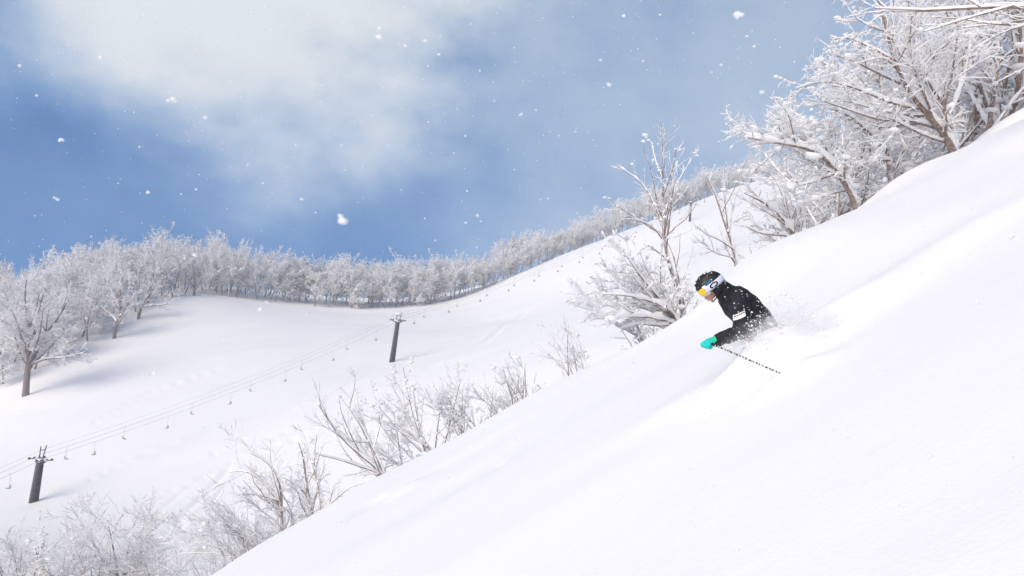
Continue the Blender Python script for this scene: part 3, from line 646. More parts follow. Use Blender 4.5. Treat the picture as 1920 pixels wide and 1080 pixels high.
def build_forest():
    rng = np.random.default_rng(9); pr = far_protos(); count = 0
    def put(x, y, s, name, label, group, k=None, sz=None, sink=.0):
        k = rng.integers(0, len(pr)) if k is None else k
        o = empty(name, (x, y, gz(x, y)-sink), label=label, cat='tree', group=group); o.rotation_euler = (rng.normal(0, .03), rng.normal(0, .03), rng.uniform(0, 6.28)); o.scale = (s*rng.uniform(.85, 1.15), s*rng.uniform(.85, 1.15), (sz or s)*rng.uniform(.88, 1.12))
        obj('trunk', pr[k][0], M_FARBARK, o); obj('crown', pr[k][1], M_RIME, o)
    # left wood: rises up the hillside behind the clearing
    edge = [(-330, 760, 158), (-120, 770, 155), (20, 735, 160), (90, 715, 168), (150, 690, 176), (205, 640, 192), (255, 605, 207), (300, 575, 222), (365, 556, 236), (420, 560, 240)]
    ex = [e[0] for e in edge]
    done = []
    def try_pt(px, D, mind):
        p = W(px, 560, D)
        if any((p[0]-q[0])**2+(p[1]-q[1])**2 < mind*mind for q in done): return None
        done.append(p); return p
    n = 0; tries = 0
    while n < 118 and tries < 6000:
        tries += 1; px = rng.uniform(-70, 430); D0 = np.interp(px, ex, [e[2] for e in edge]); D = D0+3+rng.uniform(0, 1)**1.8*95
        p = try_pt(px, D, 5.0)
        if p is None: continue
        put(p[0], p[1], rng.uniform(.95, 1.28), 'frosted_tree', 'frosted broadleaf tree in the hazy wood on the left hillside', 'frosted wood on the left hillside'); n += 1
    # tree line behind the piste
    edge = [(400, 560, 243), (500, 571, 246), (600, 581, 251), (740, 583, 257), (850, 571, 265), (960, 521, 284), (1060, 476, 303), (1160, 441, 321), (1280, 395, 335), (1400, 345, 347), (1500, 310, 350)]
    for (lo, hi, num, lab, grp, ss) in ((400, 860, 76, 'frosted tree in the tree line beyond the piste, left of the crest slope', 'frosted tree line beyond the piste', (.85, 1.08)), (860, 1440, 106, 'bright frosted tree in the tree line climbing behind the upper piste', 'tree line climbing behind the upper piste', (.72, 1.0))):
        n = 0; tries = 0
        while n < num and tries < 9000:
            tries += 1; px = rng.uniform(lo, hi); D0 = np.interp(px, [e[0] for e in edge], [e[2] for e in edge]); D = D0+3+rng.uniform(0, 1)**1.6*22
            p = try_pt(px, D, 3.4)
            if p is None: continue
            put(p[0], p[1], rng.uniform(*ss), 'frosted_tree', lab, grp); n += 1
    # conifers that stand out
    cm = conifer_mesh(3)
    for (px, D, s, lab) in ((955, 292, 1.0, 'tall pointed snowy conifer standing above the climbing tree line'), (905, 280, .78, 'shorter pointed snowy conifer left of the tall conifer'), (800, 268, .72, 'snowy conifer in the tree line right of the second lift tower top')):
        p = W(px, 540, D); o = empty('snowy_conifer', (p[0], p[1], gz(p[0], p[1])), label=lab, cat='tree', group='conifers in the tree line'); o.scale = (s, s, s)
        obj('trunk', cm[0], M_FARBARK, o); obj('crown', cm[1], M_RIME, o)
    # single beeches in front of the left wood
    LVB = [lv(.75, 46, .5, seg=7, up=.08, wig=.12, t0=.22, rr=.5, flat=.8, shrink=.4), lv(1.25, 44, .5, seg=6, up=.05, wig=.18, rr=.55), lv(2.0, 46, .55, seg=4, up=.02, wig=.22, rr=.65), lv(3.0, 46, .55, seg=3, wig=.25, rr=.8)]
    for (px, py, D, limbs, lab, seed) in (
        (48, 742, 150, [([(48, 742), (52, 690), (56, 665), (60, 640), (52, 600), (45, 560), (50, 525)], [6, 5, 4, 2, 1]), ([(56, 690), (70, 655), (85, 625), (110, 595), (130, 560)], [4, 3, 1]), ([(56, 685), (85, 672), (125, 670), (160, 660)], [2.5, 1.6, .8]), ([(52, 650), (30, 640), (0, 628), (-20, 610)], [2.5, 1.8, .8]), ([(58, 645), (70, 610), (75, 575), (85, 540)], [3, 2, .8]), ([(55, 635), (35, 605), (20, 575), (5, 550)], [3, 2, .8])], 'big broad beech tree with a thick bare trunk at the left edge of the clearing', 401),
        (214, 642, 186, [([(214, 642), (215, 618), (222, 600), (228, 580), (225, 550), (230, 520)], [3.6, 3, 2, .8]), ([(220, 605), (210, 592), (195, 580), (180, 565)], [2, 1.4, .6]), ([(224, 598), (240, 570), (250, 545), (255, 525)], [2, 1.4, .6]), ([(226, 585), (214, 560), (205, 535)], [1.8, 1.2, .5])], 'second lone beech with a curved trunk at the edge of the clearing', 402),
        (258, 606, 203, [([(258, 606), (262, 585), (268, 570), (280, 552), (295, 530)], [3, 2.4, .8]), ([(260, 592), (258, 570), (262, 548), (255, 520)], [2.2, 1.6, .6]), ([(265, 578), (285, 572), (305, 572), (325, 565)], [1.5, 1, .5]), ([(272, 560), (280, 540), (278, 515)], [1.6, 1.1, .5])], 'third forked beech nearest the snowy brow of the clearing', 403),
        (363, 558, 236, [([(363, 558), (365, 545), (366, 525), (362, 500)], [2.2, 1.6, .7]), ([(365, 545), (375, 528), (383, 505)], [1.4, 1, .5]), ([(365, 540), (355, 525), (345, 505)], [1.4, 1, .5])], 'small lone tree on the brow of the clearing before the left wood', 404)):
        L = [px_limb(q, D, r, (-1.5, 2, -3, 1.5, -2, 3)[i]) for i, (q, r) in enumerate(limbs)]
        plant('beech_tree', L, LVB if seed < 404 else LVB[:3], seed, lab, group=None, snow=(.050, .9, .95, .35), rmin=.014, mats=(M_FARBARK, M_TWIG, M_SNOW))
build_near_trees(); build_ridge_wood(); build_forest()
# ------------------------------------------------------------------ the chair lift
M_STEEL = vary(mat('weathered_steel', (.10, .09, .11), .55, .4), 3, (.05, .043, .055), (.11, .098, .115), .2, 12)
M_ROPE = mat('steel_rope', (.16, .16, .19), .5, .4)
M_CHAIR = mat('painted_chair', (.42, .42, .46), .5, .4)
def build_lift():
    T = []
    for (px, py, D) in ((63, 942, 100), (735, 680, 150.7), (1293, 415, 260)):
        p = W(px, py, D); T.append(np.array([p[0], p[1], gz(p[0], p[1])]))
    d = T[2]-T[0]; d[2] = 0; d /= np.linalg.norm(d); side = np.array([d[1], -d[0], 0])
    ARM = 1.0
    spec = [(5.0, .95, .75, 'dark tapered lift tower with a forked top at the lower left', 1.9), (7.6, .95, .7, 'tall dark lift tower with a snow capped head in the middle of the piste', 1.6), (6.3, .7, .5, 'far thin lift tower near the top of the piste, right of the slender tree', .8)]
    tops = []
    for k, (h, wb, wt, lab, fork) in enumerate(spec):
        tilt = rad(3.5)*np.array([.9, 0, 0]) if k < 2 else np.zeros(3)
        up = np.array([tilt[0], 0, 1.]); up /= np.linalg.norm(up)
        b = T[k]; root = empty('lift_tower', b, label=lab, cat='lift tower', group='chair lift towers')
        Mx = np.stack([side, d, up], 1)
        def loc(x, y, z): return Mx@np.array([x, y, z])
        m = MB()
        hw, ht = wb/2, wt/2; v = [loc(sx*hw*.62, sy*hw, -.6) for sx in (-1, 1) for sy in (-1, 1)]+[loc(sx*ht*.62, sy*ht, h) for sx in (-1, 1) for sy in (-1, 1)]
        m.add(v, [(0, 1, 3, 2), (4, 6, 7, 5), (0, 4, 5, 1), (2, 3, 7, 6), (0, 2, 6, 4), (1, 5, 7, 3)]); m.build('mast', M_STEEL, root, False)
        m = MB(); m.tube([loc(-ARM-.3, 0, h+.15), loc(ARM+.3, 0, h+.15)], .09, 6); m.tube([loc(-ARM*.8, 0, h+.1), loc(0, 0, h-.7)], .06, 5); m.tube([loc(ARM*.8, 0, h+.1), loc(0, 0, h-.7)], .06, 5); m.build('crossarm', M_STEEL, root)
        m = MB(); m.tube([loc(-.35, 0, h), loc(-.45, .0, h+fork)], .07, 5); m.tube([loc(.35, 0, h), loc(.55, .2, h+fork*1.15)], .07, 5); m.tube([loc(-.45, 0, h+fork*.75), loc(.5, .1, h+fork*.85)], .06, 5); m.build('lifting_frame', M_STEEL, root)
        for s in (-1, 1):
            m = MB(); m.tube([loc(s*ARM, -1.1, h+.33), loc(s*ARM, 1.1, h+.33)], .07, 5)
            for q in (-.9, -.3, .3, .9): m.tube([loc(s*ARM-.06, q, h+.42), loc(s*ARM+.06, q, h+.42)], .13, 10)
            m.build('sheave_train', M_STEEL, root)
        m = MB()
        for s in (-.18, .18): m.tube([loc(hw*.62+.14, s, .2), loc(ht*.62+.14, s, h)], .03, 4)
        for z in np.arange(.4, h, .35): m.tube([loc(np.interp(z, [0, h], [hw, ht])*.62+.14, -.18, z), loc(np.interp(z, [0, h], [hw, ht])*.62+.14, .18, z)], .02, 4)
        m.build('ladder', M_STEEL, root)
        m = MB(); rng = np.random.default_rng(k); nc = 16
        c = np.array([loc(rng.uniform(-ARM, ARM)*(1 if q > 5 else .3), rng.uniform(-.2, .2), h+(.32 if q > 5 else .12)) for q in range(nc)]); m.blobs(c, np.full(nc, .26), np.full(nc, .16), rng, ICO1)
        if k == 1: m.blobs(np.array([loc(0, 0, h+fork)]), np.array([.75]), np.array([.26]), rng, ICO2)
        m.build('snow_cap', M_SNOW, root)
        tops.append([b+loc(s*ARM, 0, h+.63) for s in (-1, 1)])
    # ropes: continue beyond the first and last tower
    chairs = []
    m_ch = MB(); m_seat = MB(); m_back = MB()
    m_ch.tube([(0, 0, .12), (.0, 0, -.1), (.05, 0, -.3), (.05, 0, -1.9)], .022, 5); m_ch.tube([(.05, 0, -1.9), (-.22, 0, -1.95)], .032, 5)
    m_seat.box((-.10, 0, -1.95), (.50, .52, .07)); m_back.box((.17, 0, -1.68), (.06, .50, .42))
    mm = [m_ch.mesh('hanger'), m_seat.mesh('seat', False), m_back.mesh('backrest', False)]
    ang = math.atan2(d[1], d[0]); n = 0
    for s in (0, 1):
        e0 = tops[0][s]-(tops[1][s]-tops[0][s])*.75; e0 = np.array([e0[0], e0[1], e0[2]-1.0]); e1 = tops[2][s]+(tops[2][s]-tops[1][s])*.3
        ctrl = [e0, tops[0][s], tops[1][s], tops[2][s], e1]; P = []
        for a, b in zip(ctrl[:-1], ctrl[1:]):
            L = np.linalg.norm(b-a)
            for t in np.linspace(0, 1, 25)[:-1]:
                p = a+(b-a)*t; P.append(p-np.array([0, 0, 1])*L*.018*4*t*(1-t))
        P.append(ctrl[-1]); P = np.array(P)
        m = MB(); m.tubes(P[None], np.full((1, len(P)), .013), 5)
        m.build('haul_rope', M_ROPE, None, label=('nearer', 'farther')[1-s]+' steel haul rope of the chair lift, carrying chairs', cat='cable')
        S = np.concatenate([[0], np.cumsum(np.linalg.norm(np.diff(P, axis=0), axis=1))])
        tS = S[24]
        for q in np.arange(tS-9.3+s*5.2, S[-1]-25, 10.4):
            if any(abs(q-S[24*k]) < 2 for k in (1, 2, 3)): q += 2.6
            p = np.array([np.interp(q, S, P[:, k]) for k in range(3)]); chairs.append((p, s, q))
    ORD = ['first', 'second', 'third', 'fourth', 'fifth', 'sixth', 'seventh', 'eighth', 'ninth', 'tenth', 'eleventh', 'twelfth', 'thirteenth', 'fourteenth', 'fifteenth', 'sixteenth', 'seventeenth', 'eighteenth', 'nineteenth', 'twentieth']; ORD += ['twenty '+w for w in ORD[:9]]+['thirtieth']; cnt = [-1, -1]
    for i, (p, s, q) in enumerate(chairs):
        cnt[s] += 1
        r = empty('lift_chair', p, label=ORD[cnt[s]]+' empty lift chair up the '+('nearer', 'farther')[1-s]+' haul rope from the left edge', cat='lift chair', group='empty chairs on the lift'); r.rotation_euler = (0, 0, ang+(0 if s else math.pi)); r.scale = (.85,)*3
        for me, nm in zip(mm, ('hanger', 'seat', 'backrest')): obj(nm, me, M_CHAIR, r)
    a = [t[0]*.5+t[1]*.5+np.array([0, 0, .9]) for t in tops]; e0 = a[0]-(a[1]-a[0])*.75; P = []
    for u, v in ((e0, a[0]), (a[0], a[1]), (a[1], a[2])):
        L = np.linalg.norm(v-u)
        for t in np.linspace(0, 1, 25)[:-1]: P.append(u+(v-u)*t-np.array([0, 0, 1])*L*.016*4*t*(1-t))
    P.append(a[2]); m = MB(); m.tubes(np.array(P)[None], np.full((1, len(P)), .009), 4); m.build('signal_cable', M_ROPE, None, label='thin signal cable running above the two haul ropes', cat='cable')
build_lift()
# ------------------------------------------------------------------ the skier
SKD = 7.8; SKS = SKD/FPX
def ztoL(zx, zy, y=0.0):      # measured outline (quarter pixels) to metres in the skier's own frame
    return np.array([(zx-640)*SKS/4, y, (560-zy)*SKS/4])
SKO = W(1400, 600, SKD)
SKM = Matrix(((RT[0], F[0], UP[0], SKO[0]), (RT[1], F[1], UP[1], SKO[1]), (RT[2], F[2], UP[2], SKO[2]), (0, 0, 0, 1)))

def blob_mesh(name, items, voxel, smooth_it=6, wrinkle=0.0, wscale=9., seed=0):
    """items: ('c', p0, p1, r0, r1) tapered limb or ('e', centre, radii, matrix) ellipsoid; fused into one skin"""
    mb = MB()
    for it in items:
        if it[0] == 'c':
            _, p0, p1, r0, r1 = it; p0 = np.array(p0); p1 = np.array(p1); L = np.linalg.norm(p1-p0)+1e-6; d = (p1-p0)/L
            t = np.concatenate([-np.cos(np.linspace(0, math.pi/2, 5))*r0, np.linspace(0, L, 6)[1:-1], L+np.sin(np.linspace(0, math.pi/2, 5))*r1])
            r = np.concatenate([np.sin(np.linspace(0, math.pi/2, 5))*r0, np.linspace(r0, r1, 6)[1:-1], np.cos(np.linspace(0, math.pi/2, 5))*r1]); r = np.maximum(r, 1e-4)
            mb.tubes((p0+t[:, None]*d)[None], r[None], 16)
        else:
            _, c, rr, M = it; v = ICO3[0]*np.asarray(rr)
            if M is not None: v = v@np.asarray(M).T
            mb.add(v+np.asarray(c), None, ICO3[1])
    me = mb.mesh(name); o = bpy.data.objects.new('tmp', me); C.objects.link(o)
    m = o.modifiers.new('r', 'REMESH'); m.mode = 'VOXEL'; m.voxel_size = voxel
    sm = o.modifiers.new('s', 'SMOOTH'); sm.iterations = smooth_it; sm.factor = .5
    dg = bpy.context.evaluated_depsgraph_get(); dg.update(); res = bpy.data.meshes.new_from_object(o.evaluated_get(dg)); res.name = name
    bpy.data.objects.remove(o); bpy.data.meshes.remove(me)
    if wrinkle:
        n = len(res.vertices); co = np.empty(n*3, np.float32); no = np.empty(n*3, np.float32); res.vertices.foreach_get('co', co); res.vertices.foreach_get('normal', no); co = co.reshape(-1, 3); no = no.reshape(-1, 3)
        off = np.array([mnoise.noise(Vector((float(p[0]*wscale+seed), float(p[1]*wscale*.8), float(p[2]*wscale*1.3))))*.6+mnoise.noise(Vector((float((p[0]+p[2])*wscale*2.4), float(p[1]*wscale*1.2), float((p[2]-p[0])*wscale*.9)))) for p in co])
        co = co+no*(off*wrinkle)[:, None]; res.vertices.foreach_set('co', co.astype(np.float32).ravel())
    res.polygons.foreach_set('use_smooth', np.ones(len(res.polygons), bool)); res.update()
    return res
ICO3 = ico_np(3)

def build_skier():
    M_SKIN = vary(mat('skin', (.55, .30, .22), .5, .3), 20, (.50, .25, .19), (.62, .34, .26))
    M_JKT = vary(mat('black_shell_jacket', (.008, .008, .012), .7, .2), 12, (.008, .008, .012), (.020, .020, .028), .6, 90, bdist=.005)
    M_PANT = vary(mat('dark_trousers', (.015, .016, .02), .6, .3), 10, (.010, .011, .014), (.025, .026, .032), .4, 80, bdist=.004)
    M_HELM = vary(mat('black_helmet', (.010, .010, .012), .5, .3), 30, (.009, .009, .010), (.018, .018, .02))
    M_PAD = vary(mat('ear_pad', (.02, .02, .022), .9, .2), 60, (.014, .014, .016), (.03, .03, .034), .4, 150, bdist=.003)
    M_STRAP = mat('pale_strap', (.62, .64, .80), .6, .3); M_FRAME = mat('white_goggle_frame', (.80, .80, .84), .35, .5)
    M_LENS = mat('amber_lens', (.92, .58, .02), .1, .7, **{'Metallic': .35}); M_BLACK = mat('black_print', (.012, .012, .014), .6)
    M_BLUE = mat('blue_emblem', (.03, .30, .62), .5); M_GLOVE = vary(mat('teal_glove', (.0, .50, .45), .55, .3), 14, (.0, .42, .40), (.01, .58, .50), .4, 70, bdist=.004)
    M_GREEN = mat('green_glove_palm', (.02, .50, .16), .6); M_PATCH = mat('white_patch', (.80, .78, .80), .6); M_TEETH = mat('teeth', (.8, .78, .72), .4)
    M_GAIT = mat('grey_neck_warmer', (.16, .18, .26), .85)
    root = empty('person', SKO, label='skier in black jacket and helmet crouched waist deep in powder, holding a pole', cat='person'); root.matrix_world = SKM
    K = ztoL
    # head frame: forward points down to the left
    f = np.array([-.8, 0, -.6]); p = np.array([-.6, 0, .8]); l = np.array([0, -1.0, 0]); HM = np.stack([f, l, p], 1); hc = K(365, 300)
    def H(a, b, c): return hc+HM@np.array([a, b, c])
    sh = {s: K(535, 415, s*.20) for s in (-1, 1)}
    elb = K(548, 632, -.30); wri = K(368, 698, -.27); hand = K(308, 716, -.27)
    # ---- body: one continuous figure under the clothes
    body = [('e', H(0, 0, .01), (.098, .075, .115), HM), ('e', H(.045, 0, -.055), (.055, .052, .070), HM), ('c', H(.075, 0, -.085), H(.088, 0, -.098), .030, .026), ('c', H(.092, 0, .0), H(.112, 0, -.036), .012, .017), ('c', H(.092, 0, -.07), H(.100, 0, -.073), .022, .018),
            ('c', H(-.035, 0, -.04), K(500, 370), .058, .065), ('e', H(-.01, -.074, -.02), (.028, .012, .034), HM), ('e', H(-.01, .074, -.02), (.028, .012, .034), HM),
            ('c', K(545, 405), K(640, 480), .125, .12), ('c', K(640, 480), K(775, 680), .12, .13)]
    for s in (-1, 1): body += [('c', K(545, 405, s*.06), sh[s], .09, .062), ('c', K(790, 720, s*.07), K(650, 905, s*.13), .085, .062), ('c', K(650, 905, s*.13), K(820, 1120, s*.14), .060, .042)]
    body += [('c', sh[-1], elb, .055, .042), ('c', elb, wri, .042, .030), ('c', wri, hand, .03, .034), ('c', sh[1], K(690, 620, .27), .055, .042), ('c', K(690, 620, .27), K(770, 780, .24), .042, .03), ('c', K(770, 780, .24), K(800, 820, .24), .03, .034)]
    obj('body', blob_mesh('body', body, .010, 4), M_SKIN, root)
    # mouth: a row of teeth in an open smile
    m = MB(); m.tube([H(.112, .022, -.075), H(.119, 0, -.077), H(.112, -.022, -.075)], .0065, 6); m.build('teeth', M_TEETH, root)
    # ---- jacket
    j = [(e_, c_, (a_, b_, a_), None) for e_, c_, a_, b_ in [('e', K(np.interp(q, [0, .25, .5, .75, 1], [555, 635, 708, 762, 800]), np.interp(q, [0, .25, .5, .75, 1], [412, 480, 568, 650, 730])), np.interp(q, [0, .3, 1], [.148, .162, .15]), np.interp(q, [0, .3, 1], [.195, .205, .19])) for q in np.linspace(0, 1, 15)]]+[
         ('c', K(480, 345), K(545, 400), .088, .13)]
    for s in (-1, 1): j += [('c', K(560, 400, s*.09), sh[s], .12, .092)]
    j += [('c', sh[-1], elb, .094, .078), ('c', elb, wri, .078, .056), ('c', sh[1], K(690, 620, .27), .09, .075), ('c', K(690, 620, .27), K(770, 780, .24), .075, .055)]
    jm = blob_mesh('jacket', j, .010, 4, .014, 8.5, 3); jk = obj('jacket', jm, M_JKT, root)
    m = MB(); ax = (wri-elb)/np.linalg.norm(wri-elb)
    m.tubes(np.array([wri-ax*.03, wri-ax*.01, wri+ax*.012])[None], np.array([[.060, .0625, .058]]), 20); m.build('cuff', M_JKT, jk)
    # collar, neck warmer
    m = MB(); a0 = K(500, 372); a1 = K(445, 320)
    m.tubes(np.array([a0, (a0+a1)/2, a1, a1+(a1-a0)*.12])[None], np.array([[.108, .098, .088, .080]]), 24); m.build('collar', M_JKT, jk)
    m = MB(); m.tubes(np.array([K(462, 350), K(440, 310), K(425, 285)])[None], np.array([[.082, .080, .074]]), 24); m.build('neck_warmer', M_GAIT, root)
    # hem and seam on the jacket read through relief; the arm patch follows the sleeve
    bvh = BVHTree.FromPolygons([v.co for v in jm.vertices], [tuple(q.vertices) for q in jm.polygons])
    def cling(name, pts2, m_, parent, off=.004, n=10, n2=8):
        a, b, c, d = [np.array(q, float) for q in pts2]; V = []
        for i in range(n+1):
            for k in range(n2+1):
                u, v = i/n, k/n2; z = (a*(1-u)+b*u)*(1-v)+(d*(1-u)+c*u)*v; s0 = K(z[0], z[1], -1.0)
                h = bvh.ray_cast(Vector(s0), Vector((0, 1, 0)))
                V.append(np.array(h[0])-np.array([0, off, 0]) if h[0] else K(z[0], z[1], -.28))
        Q = [(i*(n2+1)+k, (i+1)*(n2+1)+k, (i+1)*(n2+1)+k+1, i*(n2+1)+k+1) for i in range(n) for k in range(n2)]
        return obj(name, mesh_np(name, np.array(V), [Q]), m_, parent)
    pt = cling('arm_patch', [(476, 520), (552, 478), (558, 520), (482, 556)], M_PATCH, jk)
    for q in ((482, 523), (496, 516), (510, 508), (524, 500), (537, 493)): cling('print', [(q[0], q[1]), (q[0]+9, q[1]-5), (q[0]+11, q[1]+4), (q[0]+2, q[1]+9)], M_BLACK, pt, .007, 2, 2)
    # ---- trousers
    t = [('e', K(800, 735), (.155, .20, .15), None)]
    for s in (-1, 1): t += [('c', K(795, 735, s*.08), K(650, 905, s*.13), .115, .085), ('c', K(650, 905, s*.13), K(820, 1110, s*.14), .085, .075)]
    obj('trousers', blob_mesh('trousers', t, .014, 5, .008, 8, 9), M_PANT, root)
    # ---- gloves: palm, four fingers closed round the grip, thumb
    def glove(hc_, wr, pd, side):
        ax = hc_-wr; ax = ax/np.linalg.norm(ax); pd = pd/np.linalg.norm(pd); n = np.cross(ax, pd); n /= np.linalg.norm(n); 
        g = [('c', wr-ax*.01, wr+ax*.03, .042, .045), ('c', wr+ax*.03, hc_+ax*.006, .045, .043)]
        out = []
        for i in range(4):
            s0 = hc_+ax*.025+pd*(.039-.026*i); ln = (.022, .026, .025, .020)[i]
            k1 = s0+ax*ln*1.0+n*.012; k2 = k1+n*ln*1.05-ax*.012; k3 = k2-ax*ln*.9+n*.004
            g += [('c', s0, k1, .0155, .015), ('c', k1, k2, .015, .0142), ('c', k2, k3, .0142, .013)]
        tb = hc_-ax*.01+pd*.034; t1 = tb+pd*.018+ax*.022+n*.02; t2 = t1+ax*.026+n*.018-pd*.004
        g += [('c', tb, t1, .022, .020), ('c', t1, t2, .020, .017)]
        return g
    pole_dir = np.array(SKM.inverted()@Vector(W(1458, 697, 6.75)))-np.array(SKM.inverted()@Vector(W(1320, 643, 7.52))); pole_dir /= np.linalg.norm(pole_dir)
    gl = obj('glove', blob_mesh('glove', glove(hand, wri, -pole_dir, 1), .0055, 2, .002, 30, 1), M_GLOVE, root)
    m = MB(); m.tubes(np.array([wri+ax*.005, wri+ax*.03])[None], np.array([[.052, .049]]), 18); m.build('glove_cuff', M_GREEN, gl)
    obj('glove', blob_mesh('glove', glove(K(805, 828, .24), K(770, 780, .24), np.array([.6, -.6, .5]), -1), .006, 2), M_GLOVE, root)
    # ---- helmet
    V, Tt = ICO4; v = V*np.array([.145, .118, .135]); v[:, 0] += np.where(v[:, 0] < 0, -.006, .0)
    fc = v[Tt].mean(1); lim = np.where(fc[:, 0] > .035, .030+.10*(fc[:, 0]-.035), np.where(fc[:, 0] > -.02, -.028, -.07)); keep = fc[:, 2] > lim
    me = mesh_np('shell', v@HM.T+hc, [Tt[keep]]); hl = obj('helmet', me, M_HELM, root); sm_ = hl.modifiers.new('t', 'SOLIDIFY'); sm_.thickness = .012; sm_.offset = -1
    m = MB()
    for s in (-1, 1): m.blobs(np.array([H(-.022, s*.098, -.052)]), np.array([.05]), np.array([.062]), np.random.default_rng(2), ICO2)
    pads = m
    pm = blob_mesh('ear_pad', [('e', H(-.022, s*.088, -.05), (.058, .022, .062), HM) for s in (-1, 1)]+[('e', H(-.085, 0, -.035), (.05, .088, .05), HM), ('c', H(-.05, .088, -.05), H(-.085, .06, -.05), .03, .035), ('c', H(-.05, -.088, -.05), H(-.085, -.06, -.05), .03, .035)], .006, 3); obj('ear_pad', pm, M_PAD, hl)
    m = MB(); m.tube([H(.0, .088, -.10), H(.04, .070, -.125), H(.075, .03, -.14), H(.078, 0, -.142), H(.075, -.03, -.14), H(.04, -.070, -.125), H(.0, -.088, -.10)], .0065, 6); m.build('chin_strap', M_BLACK, hl)
    for (a, b) in ((.03, .05), (.03, -.05), (-.04, .055), (-.04, -.055), (.08, .03), (.08, -.03)): 
        zz = .135*math.sqrt(max(0, 1-(a/.145)**2-(b/.118)**2)); m = MB(); m.blobs(np.array([H(a, b, zz)]), np.array([.014]), np.array([.006]), np.random.default_rng(1), ICO1); m.build('vent', M_BLACK, hl)
    m = MB(); m.blobs(np.array([H(.112, 0, .082)]), np.array([.018]), np.array([.014]), np.random.default_rng(1), ICO2); m.build('visor_clip', M_HELM, hl)
    # ---- goggles
    def band(name, t0, t1, z0, z1, k, m_, parent, n=24, thick=.004, a=.145, b=.118):
        Vv = []
        for i in range(n+1):
            t = t0+(t1-t0)*i/n
            for z in np.linspace(z0, z1, 5):
                q = math.sqrt(max(.05, 1-(z/.135)**2)); Vv.append(H(math.cos(t)*a*k*q, math.sin(t)*b*k*q, z))
        Q = [(i*5+q, (i+1)*5+q, (i+1)*5+q+1, i*5+q+1) for i in range(n) for q in range(4)]
        o = obj(name, mesh_np(name, np.array(Vv), [Q]), m_, parent); mo = o.modifiers.new('t', 'SOLIDIFY'); mo.thickness = thick; mo.offset = 0; return o
    gg = empty('goggles'); gg.parent = root
    band('frame', rad(-62), rad(62), -.052, .046, 1.0, M_FRAME, gg, 24, .014, .128)
    band('lens', rad(-50), rad(50), -.040, .034, 1.06, M_LENS, gg, 24, .005, .128)
    st = band('strap', rad(55), rad(305), -.030, .030, 1.045, M_STRAP, gg, 60, .004)
    # the oval ring printed on the strap, seen on the left side (and its twin on the right)
    for s in (1, -1):
        Vv = []
        for i in range(37):
            a = 2*math.pi*i/36
            for (ra, rb) in ((.047, .0255), (.031, .0125)):
                X = -.008+math.cos(a)*ra; Z = math.sin(a)*rb; q = math.sqrt(1-(Z/.135)**2); xx = X/(.145*1.065*q); Vv.append(H(X, s*math.sqrt(max(0, 1-xx*xx))*.118*1.075*q, Z))
        Q = [(2*i, 2*i+2, 2*i+3, 2*i+1) for i in range(36)]
        e = obj('ring_emblem', mesh_np('ring_emblem', np.array(Vv), [Q]), M_BLACK, gg)
    # small blue script on the helmet side above the strap
    m = MB(); yv = lambda X, Z: math.sqrt(max(0, 1-(X/.145)**2-(Z/.135)**2))*.118+.002
    def stroke(pts):
        m.tube([H(X, yv(X, Z), Z) for X, Z in pts], .0032, 5)
    stroke([(.062, .040), (.050, .056), (.046, .040)]); stroke([(.040, .055), (.030, .058), (.034, .042), (.024, .040)]); stroke([(.018, .058), (.014, .042)]); stroke([(.016, .05), (.004, .056), (.0, .042)]); stroke([(.064, .036), (.03, .034), (-.004, .037)])
    m.build('script_emblem', M_BLUE, hl)
    # ---- snow stuck to jacket and helmet
    rng = np.random.default_rng(21); cs = []; hv = BVHTree.FromPolygons([Vector(q) for q in (v@HM.T+hc)], [tuple(int(x) for x in q) for q in Tt[keep]])
    for i in range(400):
        z = (rng.uniform(430, 880), rng.uniform(280, 640)); h = bvh.ray_cast(Vector(K(z[0], z[1], -1.)), Vector((0, 1, 0)))
        if h[0] and len(cs) < 70: cs.append(h[0][:])
    nj = len(cs)
    for i in range(160):
        z = (rng.uniform(240, 440), rng.uniform(180, 340)); h = hv.ray_cast(Vector(K(z[0], z[1], -1.)), Vector((0, 1, 0)))
        if h[0] and len(cs) < nj+34: cs.append(h[0][:])
    cs = np.array(cs); r_ = np.exp(rng.normal(math.log(.0042), .45, len(cs))); m = MB(); m.blobs(cs, r_, r_*.8, rng, ICO1)
    # a crust along the back and the crown of the helmet
    m.blobs(np.array([H(-.05+rng.normal(0, .025), rng.normal(.03, .03), .128+rng.normal(0, .003)) for _ in range(26)]), np.full(26, .010), np.full(26, .006), rng, ICO1)
    m.build('snow_specks', M_SNOW, root, kind='stuff')
    # ---- ski pole in the left hand: a thing of its own
    P0 = np.array(SKM@Vector(hand)); P1 = W(1468, 702, 6.70); dv = (P1-P0)/np.linalg.norm(P1-P0)
    def zebra():
        m = mat('zebra_print', (.8, .8, .8), .35, .5); nt = m.node_tree; N = nt.nodes.new; L = nt.links.new
        tc = N('ShaderNodeTexCoord'); w = N('ShaderNodeTexWave'); w.inputs['Scale'].default_value = 17.; w.inputs['Distortion'].default_value = 5.5; w.inputs['Detail'].default_value = 2; w.inputs['Detail Scale'].default_value = 1.6
        L(tc.outputs['Object'], w.inputs['Vector']); r = N('ShaderNodeValToRGB'); r.color_ramp.interpolation = 'CONSTANT'; r.color_ramp.elements[0].color = (.012, .012, .014, 1); r.color_ramp.elements[1].position = .64; r.color_ramp.elements[1].color = (.82, .82, .82, 1)
        L(w.outputs['Color'], r.inputs[0]); L(r.outputs[0], nt.nodes['Principled BSDF'].inputs['Base Color']); return m
    pr = empty('ski_pole', P1, label='zebra striped ski pole trailing back from the teal glove', cat='ski pole')
    def rel(q): return np.asarray(q)-P1
    m = MB(); m.tube([rel(P0+dv*.08), rel(P0+dv*.6), rel(P1)], [.0095, .009, .0075], 12); m.build('shaft', zebra(), pr)
